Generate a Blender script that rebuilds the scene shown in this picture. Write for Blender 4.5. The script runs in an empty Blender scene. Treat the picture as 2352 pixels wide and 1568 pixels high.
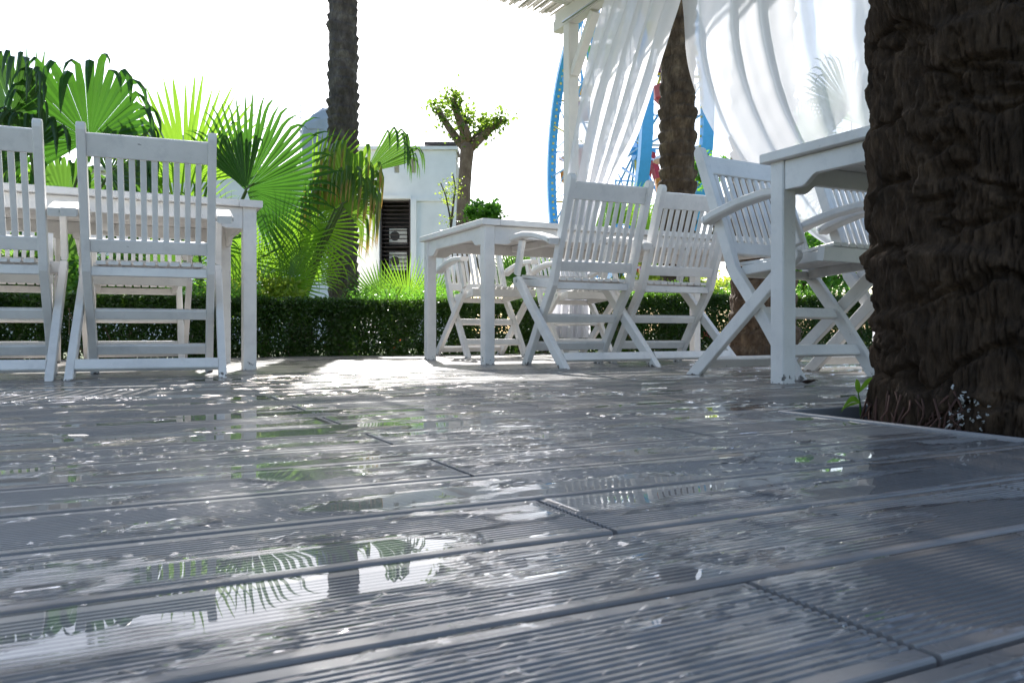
import bpy, math, random
import numpy as np
from mathutils import Vector, Matrix

random.seed(7)
RNG = np.random.default_rng(11)
SC = bpy.context.scene
COL = SC.collection

# ------------------------------------------------------------------ camera, sky, sun, exposure
F, CX, HY, CH = 1850.0, 1176.0, 764.0, 0.165      # focal length / principal column / horizon row / lens height
cam_d = bpy.data.cameras.new('camera')
cam = bpy.data.objects.new('camera', cam_d)
COL.objects.link(cam)
cam.location = (0, 0, CH)
cam.rotation_euler = (math.radians(90), 0, 0)
cam_d.sensor_width = 36.0
cam_d.lens = 36.0 * F / 2352.0
cam_d.shift_y = -(784 - HY) / 2352.0
cam_d.clip_start = 0.02
cam_d.clip_end = 1500
cam_d.dof.use_dof = True
cam_d.dof.focus_distance = 3.2
cam_d.dof.aperture_fstop = 20.0
SC.camera = cam

SUN_AZ, SUN_EL = math.radians(-9), math.radians(38)
world = bpy.data.worlds.new('World')
SC.world = world
world.use_nodes = True
wn = world.node_tree.nodes
sky = wn.new('ShaderNodeTexSky')
sky.sky_type = 'NISHITA'
sky.sun_disc = False
sky.sun_elevation = SUN_EL
sky.sun_rotation = SUN_AZ
sky.air_density = 1.0
sky.dust_density = 1.3
sky.ozone_density = 0.5
wn['Background'].inputs['Strength'].default_value = 0.12
world.node_tree.links.new(sky.outputs[0], wn['Background'].inputs['Color'])

sun_d = bpy.data.lights.new('sun', 'SUN')
sun_d.energy = 4.5
sun_d.angle = math.radians(0.55)
sun_d.color = (1.0, 0.975, 0.935)
sun = bpy.data.objects.new('sun', sun_d)
COL.objects.link(sun)
SUN_DIR = Vector((math.sin(SUN_AZ) * math.cos(SUN_EL), math.cos(SUN_AZ) * math.cos(SUN_EL), math.sin(SUN_EL)))
sun.rotation_euler = SUN_DIR.to_track_quat('Z', 'Y').to_euler()
sun.location = SUN_DIR * 60

SC.view_settings.view_transform = 'Standard'
SC.view_settings.look = 'None'
SC.view_settings.gamma = 1
SC.view_settings.use_curve_mapping = False
SC.view_settings.exposure = 1.33
SC.render.engine = 'CYCLES'
SC.cycles.max_bounces = 10
SC.cycles.transparent_max_bounces = 24
SC.cycles.transmission_bounces = 8
SC.cycles.sample_clamp_indirect = 8

# ------------------------------------------------------------------ frame helpers
PHI = math.radians(26.8)                       # the boards run at this angle across the view
U = Vector((math.cos(PHI), math.sin(PHI), 0))  # along the boards
V = Vector((-math.sin(PHI), math.cos(PHI), 0)) # across the boards, away from the camera
def uv(u, v, z=0.0):
    p = U * u + V * v
    return Vector((p.x, p.y, z))
def at(x, y, d):
    return Vector(((x - CX) / F * d, d, CH + (HY - y) / F * d))

# ------------------------------------------------------------------ numpy noise
def _hash(ix, iy, iz, seed):
    h = (ix.astype(np.int64) * 374761393 + iy.astype(np.int64) * 668265263 + iz.astype(np.int64) * 2147483647 + seed * 974634777)
    h = h & 0xFFFFFFFF
    h = ((h ^ (h >> 13)) * 1274126177) & 0xFFFFFFFF
    h = (h ^ (h >> 16)) & 0xFFFFFFFF
    h = (h * 2246822519) & 0xFFFFFFFF
    h = h ^ (h >> 15)
    return (h & 0xFFFFFF) / float(0xFFFFFF)
def vnoise(x, y, z=0.0, seed=0):
    x, y, z = np.broadcast_arrays(np.asarray(x, float), np.asarray(y, float), np.asarray(z, float))
    x0, y0, z0 = np.floor(x), np.floor(y), np.floor(z)
    fx, fy, fz = x - x0, y - y0, z - z0
    fx = fx * fx * fx * (fx * (fx * 6 - 15) + 10); fy = fy * fy * fy * (fy * (fy * 6 - 15) + 10); fz = fz * fz * (3 - 2 * fz)
    r = 0
    for dx in (0, 1):
        wx = fx if dx else 1 - fx
        for dy in (0, 1):
            wy = fy if dy else 1 - fy
            for dz in (0, 1):
                wz = fz if dz else 1 - fz
                r = r + wx * wy * wz * _hash(x0 + dx, y0 + dy, z0 + dz, seed)
    return r
def fbm(x, y, z=0.0, seed=0, octs=4, gain=0.5):
    s, a, n = 0, 1.0, 0
    for k in range(octs):
        s = s + a * vnoise(np.asarray(x) * 2 ** k, np.asarray(y) * 2 ** k, np.asarray(z) * 2 ** k, seed + 13 * k)
        n += a; a *= gain
    return s / n
def sstep(a, b, x):
    t = np.clip((x - a) / (b - a), 0, 1)
    return t * t * (3 - 2 * t)

# ------------------------------------------------------------------ mesh helpers
class MB:
    def __init__(s):
        s.v, s.f = [], []
    def add(s, verts, faces):
        o = len(s.v)
        s.v.extend([tuple(p) for p in verts])
        s.f.extend([tuple(i + o for i in f) for f in faces])
        return s
    def box(s, c, size, m=None):
        x, y, z = size[0] / 2, size[1] / 2, size[2] / 2
        vs = [Vector((a * x, b * y, d * z)) for d in (-1, 1) for a, b in ((-1, -1), (1, -1), (1, 1), (-1, 1))]
        if m is not None: vs = [m @ p for p in vs]
        c = Vector(c)
        return s.add([p + c for p in vs], [(3, 2, 1, 0), (4, 5, 6, 7), (0, 1, 5, 4), (1, 2, 6, 5), (2, 3, 7, 6), (3, 0, 4, 7)])
    def beam(s, p0, p1, w, h, up=(0, 0, 1), c=0.0):
        """a bar with a rectangular section w x h (h along up), chamfered by c"""
        p0, p1, up = Vector(p0), Vector(p1), Vector(up)
        d = (p1 - p0).normalized()
        sd = d.cross(up)
        if sd.length < 1e-5: sd = d.cross(Vector((1, 0, 0)))
        sd.normalize(); up = sd.cross(d).normalized()
        a, b = w / 2, h / 2
        if c > 0:
            prof = [(-a + c, -b), (a - c, -b), (a, -b + c), (a, b - c), (a - c, b), (-a + c, b), (-a, b - c), (-a, -b + c)]
        else:
            prof = [(-a, -b), (a, -b), (a, b), (-a, b)]
        n = len(prof)
        vs = [p0 + sd * x + up * y for x, y in prof] + [p1 + sd * x + up * y for x, y in prof]
        fs = [tuple(range(n)), tuple(range(2 * n - 1, n - 1, -1))]
        fs += [(i, i + n, (i + 1) % n + n, (i + 1) % n) for i in range(n)]
        return s.add(vs, fs)
    def tube(s, pts, rad, n=8, cap=True):
        pts = [Vector(p) for p in pts]
        rad = rad if hasattr(rad, '__len__') else [rad] * len(pts)
        o = len(s.v); ref = None
        for i, p in enumerate(pts):
            d = (pts[min(i + 1, len(pts) - 1)] - pts[max(i - 1, 0)]).normalized()
            if ref is None: ref = d.cross(Vector((0.3, 0.2, 1))) if abs(d.z) < .95 else d.cross(Vector((1, 0, 0)))
            a = (ref - d * ref.dot(d)).normalized(); ref = a
            b = d.cross(a)
            for k in range(n):
                t = 2 * math.pi * k / n
                s.v.append(tuple(p + (a * math.cos(t) + b * math.sin(t)) * rad[i]))
        for i in range(len(pts) - 1):
            for k in range(n):
                s.f.append((o + i * n + k, o + i * n + (k + 1) % n, o + (i + 1) * n + (k + 1) % n, o + (i + 1) * n + k))
        if cap:
            s.f.append(tuple(o + k for k in range(n - 1, -1, -1)))
            s.f.append(tuple(o + (len(pts) - 1) * n + k for k in range(n)))
        return s
    def prism(s, poly, x0, x1, c=0.0015, M=None):
        """polygon given in (a, b), extruded along a third axis from x0 to x1 with chamfered edges; M maps (x, a, b) to space"""
        n = len(poly)
        P = [Vector((a, b)) for a, b in poly]
        area = sum(P[i].x * P[(i + 1) % n].y - P[(i + 1) % n].x * P[i].y for i in range(n))
        if area < 0: P.reverse()
        I = []
        for i in range(n):
            e0 = (P[i] - P[i - 1]); e1 = (P[(i + 1) % n] - P[i])
            e0 = e0.normalized() if e0.length > 1e-9 else e1.normalized(); e1 = e1.normalized() if e1.length > 1e-9 else e0
            nn = Vector((-e0.y - e1.y, e0.x + e1.x)); 
            L = nn.length
            nn = nn / L if L > 1e-6 else Vector((-e0.y, e0.x))
            I.append(P[i] + nn * (c / max(.5, nn.dot(Vector((-e0.y, e0.x))))))
        vs = []
        for x, Q in ((x0, I), (x0 + c, P), (x1 - c, P), (x1, I)):
            vs += [Vector((x, q.x, q.y)) for q in Q]
        if M is not None: vs = [M(p) for p in vs]
        fs = [tuple(range(n - 1, -1, -1)), tuple(range(3 * n, 4 * n))]
        for r in range(3):
            fs += [(r * n + i, r * n + (i + 1) % n, (r + 1) * n + (i + 1) % n, (r + 1) * n + i) for i in range(n)]
        return s.add(vs, fs)
    def mesh(s, name, mat, smooth=False):
        me = bpy.data.meshes.new(name)
        me.from_pydata(s.v, [], s.f)
        me.materials.append(mat)
        if smooth: me.polygons.foreach_set('use_smooth', [True] * len(me.polygons))
        me.update()
        return me
    def build(s, name, mat, parent=None, smooth=False):
        return link(name, s.mesh(name, mat, smooth), parent)

def np_mesh(name, verts, quads, mat, smooth=True, uvs=None, tris=False):
    k = 3 if tris else 4
    me = bpy.data.meshes.new(name)
    verts = np.ascontiguousarray(verts, np.float32); quads = np.ascontiguousarray(quads, np.int32)
    me.vertices.add(len(verts)); me.vertices.foreach_set('co', verts.ravel())
    me.loops.add(quads.size); me.loops.foreach_set('vertex_index', quads.ravel())
    me.polygons.add(len(quads)); me.polygons.foreach_set('loop_start', np.arange(0, quads.size, k, dtype=np.int32))
    me.polygons.foreach_set('use_smooth', np.full(len(quads), smooth, bool))
    if uvs is not None:
        l = me.uv_layers.new(name='UVMap')
        l.data.foreach_set('uv', np.ascontiguousarray(uvs[quads.ravel()], np.float32).ravel())
    me.materials.append(mat)
    me.update(calc_edges=True); me.validate()
    return me
def grid_quads(nr, nc, wrap=False):
    r, c = np.meshgrid(np.arange(nr - 1), np.arange(nc if wrap else nc - 1), indexing='ij')
    c1 = (c + 1) % nc
    return np.stack([r * nc + c, r * nc + c1, (r + 1) * nc + c1, (r + 1) * nc + c], -1).reshape(-1, 4)

def link(name, me, parent=None):
    o = bpy.data.objects.new(name, me)
    COL.objects.link(o)
    if parent is not None: o.parent = parent
    return o
def tag(o, label, cat, group=None):
    o['label'] = label; o['category'] = cat
    if group: o['group'] = group
    return o
def thing(name, label, cat, loc=(0, 0, 0), rotz=0.0, group=None):
    o = bpy.data.objects.new(name, None)
    COL.objects.link(o)
    o.location = loc; o.rotation_euler = (0, 0, rotz)
    o.empty_display_size = 0.1
    return tag(o, label, cat, group)
def struct(o):
    o['kind'] = 'structure'; return o
def stuff(o):
    o['kind'] = 'stuff'; return o

# ------------------------------------------------------------------ materials
class NT:
    def __init__(s, name):
        s.m = bpy.data.materials.new(name); s.m.use_nodes = True
        s.t = s.m.node_tree; s.n = s.t.nodes; s.n.clear()
        s.out = s.n.new('ShaderNodeOutputMaterial')
    def node(s, typ, **kw):
        n = s.n.new('ShaderNode' + typ)
        for k, v in kw.items():
            if hasattr(n, k) and k not in n.inputs: setattr(n, k, v)
            else: s.set(n, k, v)
        return n
    def set(s, n, k, v):
        i = n.inputs[k]
        if isinstance(v, bpy.types.NodeSocket): s.t.links.new(v, i)
        elif isinstance(v, (tuple, list)) and len(v) == 3 and i.type == 'RGBA': i.default_value = (*v, 1)
        else: i.default_value = v
    def coord(s, which='Object', scale=(1, 1, 1)):
        tc = s.n.new('ShaderNodeTexCoord'); mp = s.n.new('ShaderNodeMapping')
        s.t.links.new(tc.outputs[which], mp.inputs['Vector'])
        mp.inputs['Scale'].default_value = scale
        return mp.outputs[0]
    def noise(s, vec, scale, detail=4, rough=.55, dist=0.0):
        n = s.node('TexNoise', Scale=scale, Detail=detail, Roughness=rough, Distortion=dist)
        s.t.links.new(vec, n.inputs['Vector'])
        return n.outputs['Fac']
    def ramp(s, fac, stops):
        r = s.n.new('ShaderNodeValToRGB')
        e = r.color_ramp.elements
        while len(e) < len(stops): e.new(.5)
        for k, (p, c) in enumerate(stops):
            e[k].position = p; e[k].color = (*c, 1) if len(c) == 3 else c
        s.t.links.new(fac, r.inputs[0])
        return r.outputs[0]
    def mapr(s, v, a, b, c, d):
        n = s.n.new('ShaderNodeMapRange')
        s.t.links.new(v, n.inputs[0])
        for i, x in enumerate((a, b, c, d)): n.inputs[i + 1].default_value = x
        return n.outputs[0]
    def mix(s, fac, a, b, typ='MIX'):
        n = s.n.new('ShaderNodeMix'); n.data_type = 'RGBA'; n.blend_type = typ
        for k, v in ((0, fac), (6, a), (7, b)):
            i = n.inputs[k]
            if isinstance(v, bpy.types.NodeSocket): s.t.links.new(v, i)
            else: i.default_value = (*v, 1) if isinstance(v, (tuple, list)) else v
        return n.outputs[2]
    def math(s, op, a, b=0.0):
        n = s.n.new('ShaderNodeMath'); n.operation = op
        for k, v in ((0, a), (1, b)):
            if isinstance(v, bpy.types.NodeSocket): s.t.links.new(v, n.inputs[k])
            else: n.inputs[k].default_value = v
        return n.outputs[0]
    def bump(s, h, strength=.3, dist=.01):
        n = s.node('Bump', Strength=strength, Distance=dist)
        s.t.links.new(h, n.inputs['Height'])
        return n.outputs[0]
    def bsdf(s, color, rough=.5, normal=None, spec=.5, metallic=0.0, coat=0.0, coat_rough=.05, **kw):
        b = s.n.new('ShaderNodeBsdfPrincipled')
        s.set(b, 'Base Color', color); s.set(b, 'Roughness', rough)
        s.set(b, 'Specular IOR Level', spec); s.set(b, 'Metallic', metallic)
        s.set(b, 'Coat Weight', coat); s.set(b, 'Coat Roughness', coat_rough)
        for k, v in kw.items(): s.set(b, k, v)
        if normal is not None: s.t.links.new(normal, b.inputs['Normal'])
        return b.outputs[0]
    def mixs(s, fac, a, b):
        n = s.n.new('ShaderNodeMixShader')
        if isinstance(fac, bpy.types.NodeSocket): s.t.links.new(fac, n.inputs[0])
        else: n.inputs[0].default_value = fac
        s.t.links.new(a, n.inputs[1]); s.t.links.new(b, n.inputs[2])
        return n.outputs[0]
    def done(s, sh):
        s.t.links.new(sh, s.out.inputs['Surface']); return s.m

def simple(name, col, rough=.5, var=.12, scale=6, metallic=0.0, bump=0.0, spec=.5):
    t = NT(name); c = t.coord()
    f = t.noise(c, scale, 5)
    dark = tuple(x * (1 - var) for x in col); light = tuple(min(1, x * (1 + var)) for x in col)
    cc = t.ramp(f, [(.3, dark), (.7, light)])
    nrm = t.bump(t.noise(c, scale * 8, 3), bump, .01) if bump else None
    return t.done(t.bsdf(cc, rough, nrm, spec, metallic))

def m_paint():
    t = NT('white_paint'); c = t.coord()
    oi = t.n.new('ShaderNodeObjectInfo')
    off = t.node('VectorMath', operation='ADD'); 
    t.t.links.new(c, off.inputs[0])
    cmb = t.n.new('ShaderNodeCombineXYZ')
    t.t.links.new(t.math('MULTIPLY', oi.outputs['Random'], 7.0), cmb.inputs[0]); t.t.links.new(cmb.outputs[0], off.inputs[1])
    v = off.outputs[0]
    base = t.ramp(t.noise(v, 5, 5), [(.3, (.665, .65, .63)), (.7, (.79, .772, .748))])
    # chips and scuffs of bare grey timber, thicker round the feet
    sep = t.n.new('ShaderNodeSeparateXYZ'); t.t.links.new(c, sep.inputs[0])
    low = t.mapr(sep.outputs[2], 0.0, 0.045, 0.21, 0.0)
    chip = t.math('ADD', t.noise(v, 38, 6, .65), low)
    chipm = t.ramp(chip, [(.70, (0, 0, 0)), (.74, (1, 1, 1))])
    col = t.mix(chipm, base, (.13, .12, .11))
    grime = t.ramp(t.noise(v, 14, 6, .7), [(.52, (0, 0, 0)), (.85, (.55, .55, .55))])
    col = t.mix(grime, col, (.42, .42, .42))
    # grain
    gv = t.node('VectorMath', operation='MULTIPLY'); t.t.links.new(v, gv.inputs[0]); gv.inputs[1].default_value = (1, 1, .25)
    nrm = t.bump(t.noise(gv.outputs[0], 60, 4), .16, .004)
    return t.done(t.bsdf(col, t.mapr(t.noise(v, 9, 3), .3, .7, .28, .5), nrm, .5))

def m_leaf(name, c1, c2, trans=.5, rough=.38, tips=None, scale=3.0, tcol=None):
    t = NT(name); c = t.coord()
    oi = t.n.new('ShaderNodeObjectInfo')
    f = t.math('ADD', t.math('MULTIPLY', t.noise(c, scale, 4), .8), t.math('MULTIPLY', oi.outputs['Random'], .3))
    col = t.ramp(f, [(.3, c1), (.75, c2)])
    tc = tcol or (c2[0] * 2.6, c2[1] * 2.2, c2[2] * 1.2)
    tcx = t.ramp(f, [(.3, tuple(x * .8 for x in tc)), (.75, tc)])
    if tips is not None:
        uvn = t.n.new('ShaderNodeTexCoord'); sp = t.n.new('ShaderNodeSeparateXYZ'); t.t.links.new(uvn.outputs['UV'], sp.inputs[0])
        k = t.math('ADD', sp.outputs[1], t.math('MULTIPLY', t.math('SUBTRACT', t.noise(c, 9, 3), .5), .5))
        tm = t.ramp(k, [(tips[0], (0, 0, 0)), (tips[1], (1, 1, 1))])
        dry = t.ramp(t.noise(c, 14, 2), [(.35, (.46, .33, .07)), (.65, (.36, .16, .04))])
        col = t.mix(tm, col, dry); tcx = t.mix(tm, tcx, dry)
    b = t.bsdf(col, rough, None, .5)
    tr = t.n.new('ShaderNodeBsdfTranslucent'); t.set(tr, 'Color', tcx)
    return t.done(t.mixs(trans, b, tr.outputs[0]))

def m_bark(name, cols, scale=1.0, bump=.6, rough=.85):
    t = NT(name); c = t.coord(scale=(scale, scale, scale * .55))
    f = t.noise(c, 9, 8, .65)
    fine = t.noise(t.coord(scale=(scale * 3, scale * 3, scale * .35)), 30, 6, .7)
    col = t.ramp(f, [(.28, cols[0]), (.52, cols[1]), (.74, cols[2])])
    col = t.mix(t.mapr(fine, .4, .7, 0.0, .55), col, cols[0])
    h = t.math('ADD', t.math('MULTIPLY', f, .6), fine)
    return t.done(t.bsdf(col, rough, t.bump(h, bump, .012), .25))

def m_plank():
    t = NT('wet_grey_decking'); c = t.coord()
    oi = t.n.new('ShaderNodeObjectInfo')
    ge = t.n.new('ShaderNodeNewGeometry')
    mp = t.n.new('ShaderNodeMapping'); t.t.links.new(ge.outputs['Position'], mp.inputs[0])
    mp.inputs['Rotation'].default_value = (0, 0, -PHI)
    st = t.n.new('ShaderNodeMapping'); t.t.links.new(mp.outputs[0], st.inputs[0]); st.inputs['Scale'].default_value = (1.2, 14, 1)
    streak = t.noise(st.outputs[0], 3.0, 6, .6)
    blot = t.noise(mp.outputs[0], 2.6, 5, .6)
    col = t.ramp(streak, [(.25, (.188, .168, .153)), (.75, (.268, .242, .223))])
    col = t.mix(t.mapr(oi.outputs['Random'], 0, 1, 0, .35), col, (.20, .20, .20))
    dirt = t.ramp(t.noise(mp.outputs[0], 11, 7, .7), [(.55, (0, 0, 0)), (.75, (.6, .6, .6))])
    col = t.mix(dirt, col, (.11, .105, .10))
    film = t.ramp(blot, [(.42, (0, 0, 0)), (.58, (1, 1, 1))])
    rough = t.mix(film, (.46, .46, .46), (.26, .26, .26))
    nrm = t.bump(t.noise(st.outputs[0], 40, 3), .08, .002)
    film2 = t.mapr(blot, .40, .60, .38, .24)
    return t.done(t.bsdf(col, rough, nrm, .18, 0.0, .5, film2, **{'Coat IOR': 1.33}))

def m_water():
    t = NT('water_film')
    ge = t.n.new('ShaderNodeNewGeometry')                    # thin film: the same reflectance seen from either side
    fr = t.node('Fresnel', IOR=t.mapr(ge.outputs['Backfacing'], 0, 1, 1.33, 1 / 1.33))
    tr = t.n.new('ShaderNodeBsdfTransparent'); t.set(tr, 'Color', (.965, .97, .975))
    gl = t.n.new('ShaderNodeBsdfGlossy'); t.set(gl, 'Color', (1, 1, 1)); t.set(gl, 'Roughness', .015)
    return t.done(t.mixs(fr.outputs[0], tr.outputs[0], gl.outputs[0]))

def m_curtain():
    t = NT('sheer_white_voile'); c = t.coord()
    weave = t.noise(c, 5, 4)
    at_ = t.n.new('ShaderNodeAttribute'); at_.attribute_name = 'thin'
    lw = t.node('LayerWeight', Blend=.35)
    see = t.math('MULTIPLY', t.math('SUBTRACT', 1.0, lw.outputs['Facing']), t.math('ADD', t.mapr(weave, .3, .7, .06, .10), t.math('MULTIPLY', at_.outputs['Fac'], .42)))
    df = t.n.new('ShaderNodeBsdfDiffuse'); t.set(df, 'Color', (.80, .80, .82))
    tl = t.n.new('ShaderNodeBsdfTranslucent'); t.set(tl, 'Color', (.78, .78, .81))
    tp = t.n.new('ShaderNodeBsdfTransparent'); t.set(tp, 'Color', (1, 1, 1))
    return t.done(t.mixs(see, t.mixs(.58, df.outputs[0], tl.outputs[0]), tp.outputs[0]))

M = dict(
    paint=m_paint(), plank=m_plank(), water=m_water(), curtain=m_curtain(),
    steel=simple('dull_steel', (.45, .45, .46), .35, metallic=1.0),
    joist=simple('dark_joist', (.05, .045, .04), .9),
    soil=simple('damp_soil', (.07, .05, .035), .95, .3, 20, bump=.6),
    ground=simple('garden_ground', (.10, .12, .05), .95, .35, 1.5, bump=.4),
    edging=simple('grey_edging', (.24, .24, .25), .4),
    pergola=simple('pergola_paint', (.74, .72, .68), .5, .08, 4, bump=.15),
    reed=m_leaf('whitened_reed', (.62, .60, .56), (.78, .76, .72), .58, .7, tcol=(.80, .78, .74)),
    wall=simple('white_render', (.83, .81, .785), .85, .09, 1.2),
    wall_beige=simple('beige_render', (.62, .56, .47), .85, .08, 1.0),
    roof_grey=simple('grey_roofing', (.36, .38, .41), .7, .12, 2),
    tarp=simple('grey_tarpaulin', (.36, .40, .46), .6, .18, 1.5),
    louvre=simple('brown_louvre', (.060, .043, .038), .55),
    ac=simple('ac_casing', (.75, .75, .73), .5),
    ac_dark=simple('ac_grille', (.05, .05, .05), .6),
    glass=simple('dark_window', (.05, .06, .07), .1),
    blue=simple('blue_steel', (.08, .43, .84), .35, .06),
    blue_pale=simple('pale_blue_steel', (.14, .44, .78), .35, .06),
    red=simple('red_paint', (.52, .03, .04), .4),
    yellow=simple('yellow_paint', (.75, .56, .06), .4),
    green=simple('green_paint', (.12, .42, .07), .4),
    purple=simple('purple_paint', (.24, .06, .30), .4),
    orange=simple('orange_paint', (.70, .24, .03), .4),
    bulb=simple('bulb_cover', (.75, .62, .15), .3),
    white_steel=simple('white_steel', (.75, .76, .78), .4),
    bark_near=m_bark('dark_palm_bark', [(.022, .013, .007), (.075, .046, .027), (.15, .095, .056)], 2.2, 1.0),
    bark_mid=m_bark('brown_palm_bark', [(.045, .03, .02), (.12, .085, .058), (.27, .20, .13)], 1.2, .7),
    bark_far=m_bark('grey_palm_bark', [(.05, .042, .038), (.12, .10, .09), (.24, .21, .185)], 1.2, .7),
    bark_tree=m_bark('tan_bark', [(.13, .085, .06), (.24, .165, .12), (.33, .25, .19)], 1.5, .4),
    root=simple('rusty_root_fibre', (.060, .026, .017), .9, .4, 20),
    fungus=simple('pale_fungus', (.40, .39, .37), .9, .15, 40),
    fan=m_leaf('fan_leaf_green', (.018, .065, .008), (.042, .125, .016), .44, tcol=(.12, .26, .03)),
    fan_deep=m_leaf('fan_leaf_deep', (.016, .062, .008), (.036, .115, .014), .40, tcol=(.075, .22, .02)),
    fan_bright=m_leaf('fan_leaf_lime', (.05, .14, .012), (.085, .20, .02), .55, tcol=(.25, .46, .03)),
    fan_dark=m_leaf('fan_leaf_shaded', (.016, .05, .010), (.035, .09, .016), .30, tcol=(.06, .15, .02)),  # darker copy for hanging leaves, their shade-side tone put into the colour
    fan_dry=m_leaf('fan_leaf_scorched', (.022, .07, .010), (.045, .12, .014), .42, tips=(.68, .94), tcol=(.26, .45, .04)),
    petiole=simple('petiole_green', (.06, .10, .025), .5),
    feather=m_leaf('date_leaf', (.03, .06, .015), (.06, .10, .03), .3),
    hedge=m_leaf('hedge_leaf', (.013, .042, .006), (.040, .098, .012), .26, .35, scale=5, tcol=(.14, .30, .02)),
    hedge_red=m_leaf('hedge_leaf_red', (.10, .05, .012), (.20, .09, .02), .4, .4, scale=5, tcol=(.5, .12, .04)),
    twig=simple('hedge_twig', (.10, .075, .05), .9),
    lime_leaf=m_leaf('young_lime_leaf', (.10, .17, .012), (.20, .27, .025), .5, scale=6, tcol=(.55, .70, .08)),
    tree_leaf=m_leaf('tree_leaf', (.03, .075, .010), (.085, .15, .02), .45, scale=6, tcol=(.34, .52, .05)),
    bush_leaf=m_leaf('bush_leaf', (.025, .09, .010), (.06, .16, .02), .42, scale=4, tcol=(.24, .56, .05)),
    seedling=m_leaf('seedling_leaf', (.03, .085, .012), (.05, .13, .02), .45, .3, tcol=(.2, .42, .04)),
)
# ------------------------------------------------------------------ ground
def build_ground():
    n = 60
    a = np.linspace(0, 2 * np.pi, n, endpoint=False)
    rs = [0.0, 3, 8, 20, 60, 200, 700]
    vs = [(0, 0, -0.16)]
    for r in rs[1:]:
        vs += [(r * math.cos(t), r * math.sin(t) + 4, -0.16 - (0.02 if r > 20 else 0)) for t in a]
    fs = [(0, 1 + k, 1 + (k + 1) % n) for k in range(n)]
    for i in range(len(rs) - 2):
        b0, b1 = 1 + i * n, 1 + (i + 1) * n
        fs += [(b0 + k, b1 + k, b1 + (k + 1) % n, b0 + (k + 1) % n) for k in range(n)]
    mb = MB(); mb.add(vs, fs)
    struct(mb.build('ground', M['ground']))
build_ground()

# ------------------------------------------------------------------ deck
ROW, PW, V0 = 0.146, 0.1396, 0.268
VEND = 5.74
PIT = (1.245, 2.15, 0.45, 1.235)       # u0 u1 v0 v1
def plank_profile(grooves):
    W = PW
    if not grooves:
        return [(0.0, -.003), (.003, 0), (W - .003, 0), (W, -.003)]
    p = [(0.0, -.0022), (.0008, -.0007), (.0022, 0)]
    n, a, b = 18, .0115, W - .0115
    pitch = (b - a) / n
    for k in range(n):
        s = a + k * pitch
        p += [(s + .0013, -.0001), (s + .0021, -.0015), (s + pitch - .0021, -.0015), (s + pitch - .0013, -.0001)]
    p += [(W - .0022, 0), (W - .0008, -.0007), (W, -.0022)]
    return p
def plank_mesh(name, grooves):
    prof = [(0.0, -.022)] + plank_profile(grooves) + [(PW, -.022)]
    n = len(prof)
    vs = [(x, y, z) for x in (0, 1) for y, z in prof]
    fs = [(i, i + n, i + 1 + n, i + 1)[::-1] for i in range(n - 1)] + [tuple(range(n)), tuple(range(2 * n - 1, n - 1, -1))]
    me = bpy.data.meshes.new(name); me.from_pydata(vs, [], fs); me.materials.append(M['plank']); me.update()
    return me
def u_range(v):
    return -0.30 * max(v, 0) - 0.75, min(1.95 * max(v, 0) + 0.9, 8.2)
def build_deck():
    mb = MB()
    for k in range(-4, 19):
        u = k * 0.5 + .1
        segs = [(-.6, VEND)]
        if PIT[0] - .05 < u < PIT[1] + .05: segs = [(-.6, PIT[2] - .03), (PIT[3] + .03, VEND)]
        for a, b in segs:
            mb.beam(uv(u, a, -.085), uv(u, b, -.085), .05, .12)
    deck = struct(mb.build('deck', M['joist']))
    deck['label'] = 'wet grey grooved boards laid on dark joists'
    gm, fm = plank_mesh('deck_plank', True), plank_mesh('deck_plank_flat', False)
    rnd = random.Random(3)
    r0, r1 = -5, int((VEND - V0) / ROW) - 1
    for r in range(r0, r1 + 1):
        v = V0 + r * ROW
        lo, hi = u_range(v + ROW)
        start = .382 if r % 2 == 0 else .868
        k = math.floor((lo - start) / 2.2)
        while True:
            a, b = start + 2.2 * k, start + 2.2 * (k + 1)
            k += 1
            if a > hi: break
            segs = [(a, b - .005)]
            if v + PW > PIT[2] and v < PIT[3]:
                segs = [(x, y) for x, y in ((a, min(b - .005, PIT[0])), (max(a, PIT[1]), b - .005)) if y - x > .02]
            for x, y in segs:
                o = link('deck_plank', gm if v < 3.3 else fm, deck)
                o.location = uv(x, v, rnd.uniform(-.0004, .0004))
                o.rotation_euler = (rnd.uniform(-.0022, .0022), 0, PHI)
                o.scale = (y - x, 1, 1)
    # the boards round the planting hole of the near palm
    u0, u1, v0, v1 = PIT
    for a, b in (((u0, v0), (u0, v1)), ((u0, v1), (u1, v1)), ((u0, v0), (u1, v0)), ((u1, v0), (u1, v1))):
        m2 = MB(); m2.beam(uv(a[0], a[1], -.068), uv(b[0], b[1], -.068), .012, .146, c=.002)
        m2.build('edging_board', M['edging'], deck)
    # soil in the hole
    n = 30
    uu, vv = np.meshgrid(np.linspace(u0 + .006, u1 - .006, n), np.linspace(v0 + .006, v1 - .006, n), indexing='ij')
    zz = -.115 + .035 * fbm(uu * 9, vv * 9, 0, 5)
    P = np.stack([uu * U.x + vv * V.x, uu * U.y + vv * V.y, zz], -1).reshape(-1, 3)
    struct(link('soil', np_mesh('soil', P, grid_quads(n, n)[:, ::-1], M['soil'])))
build_deck()

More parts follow.
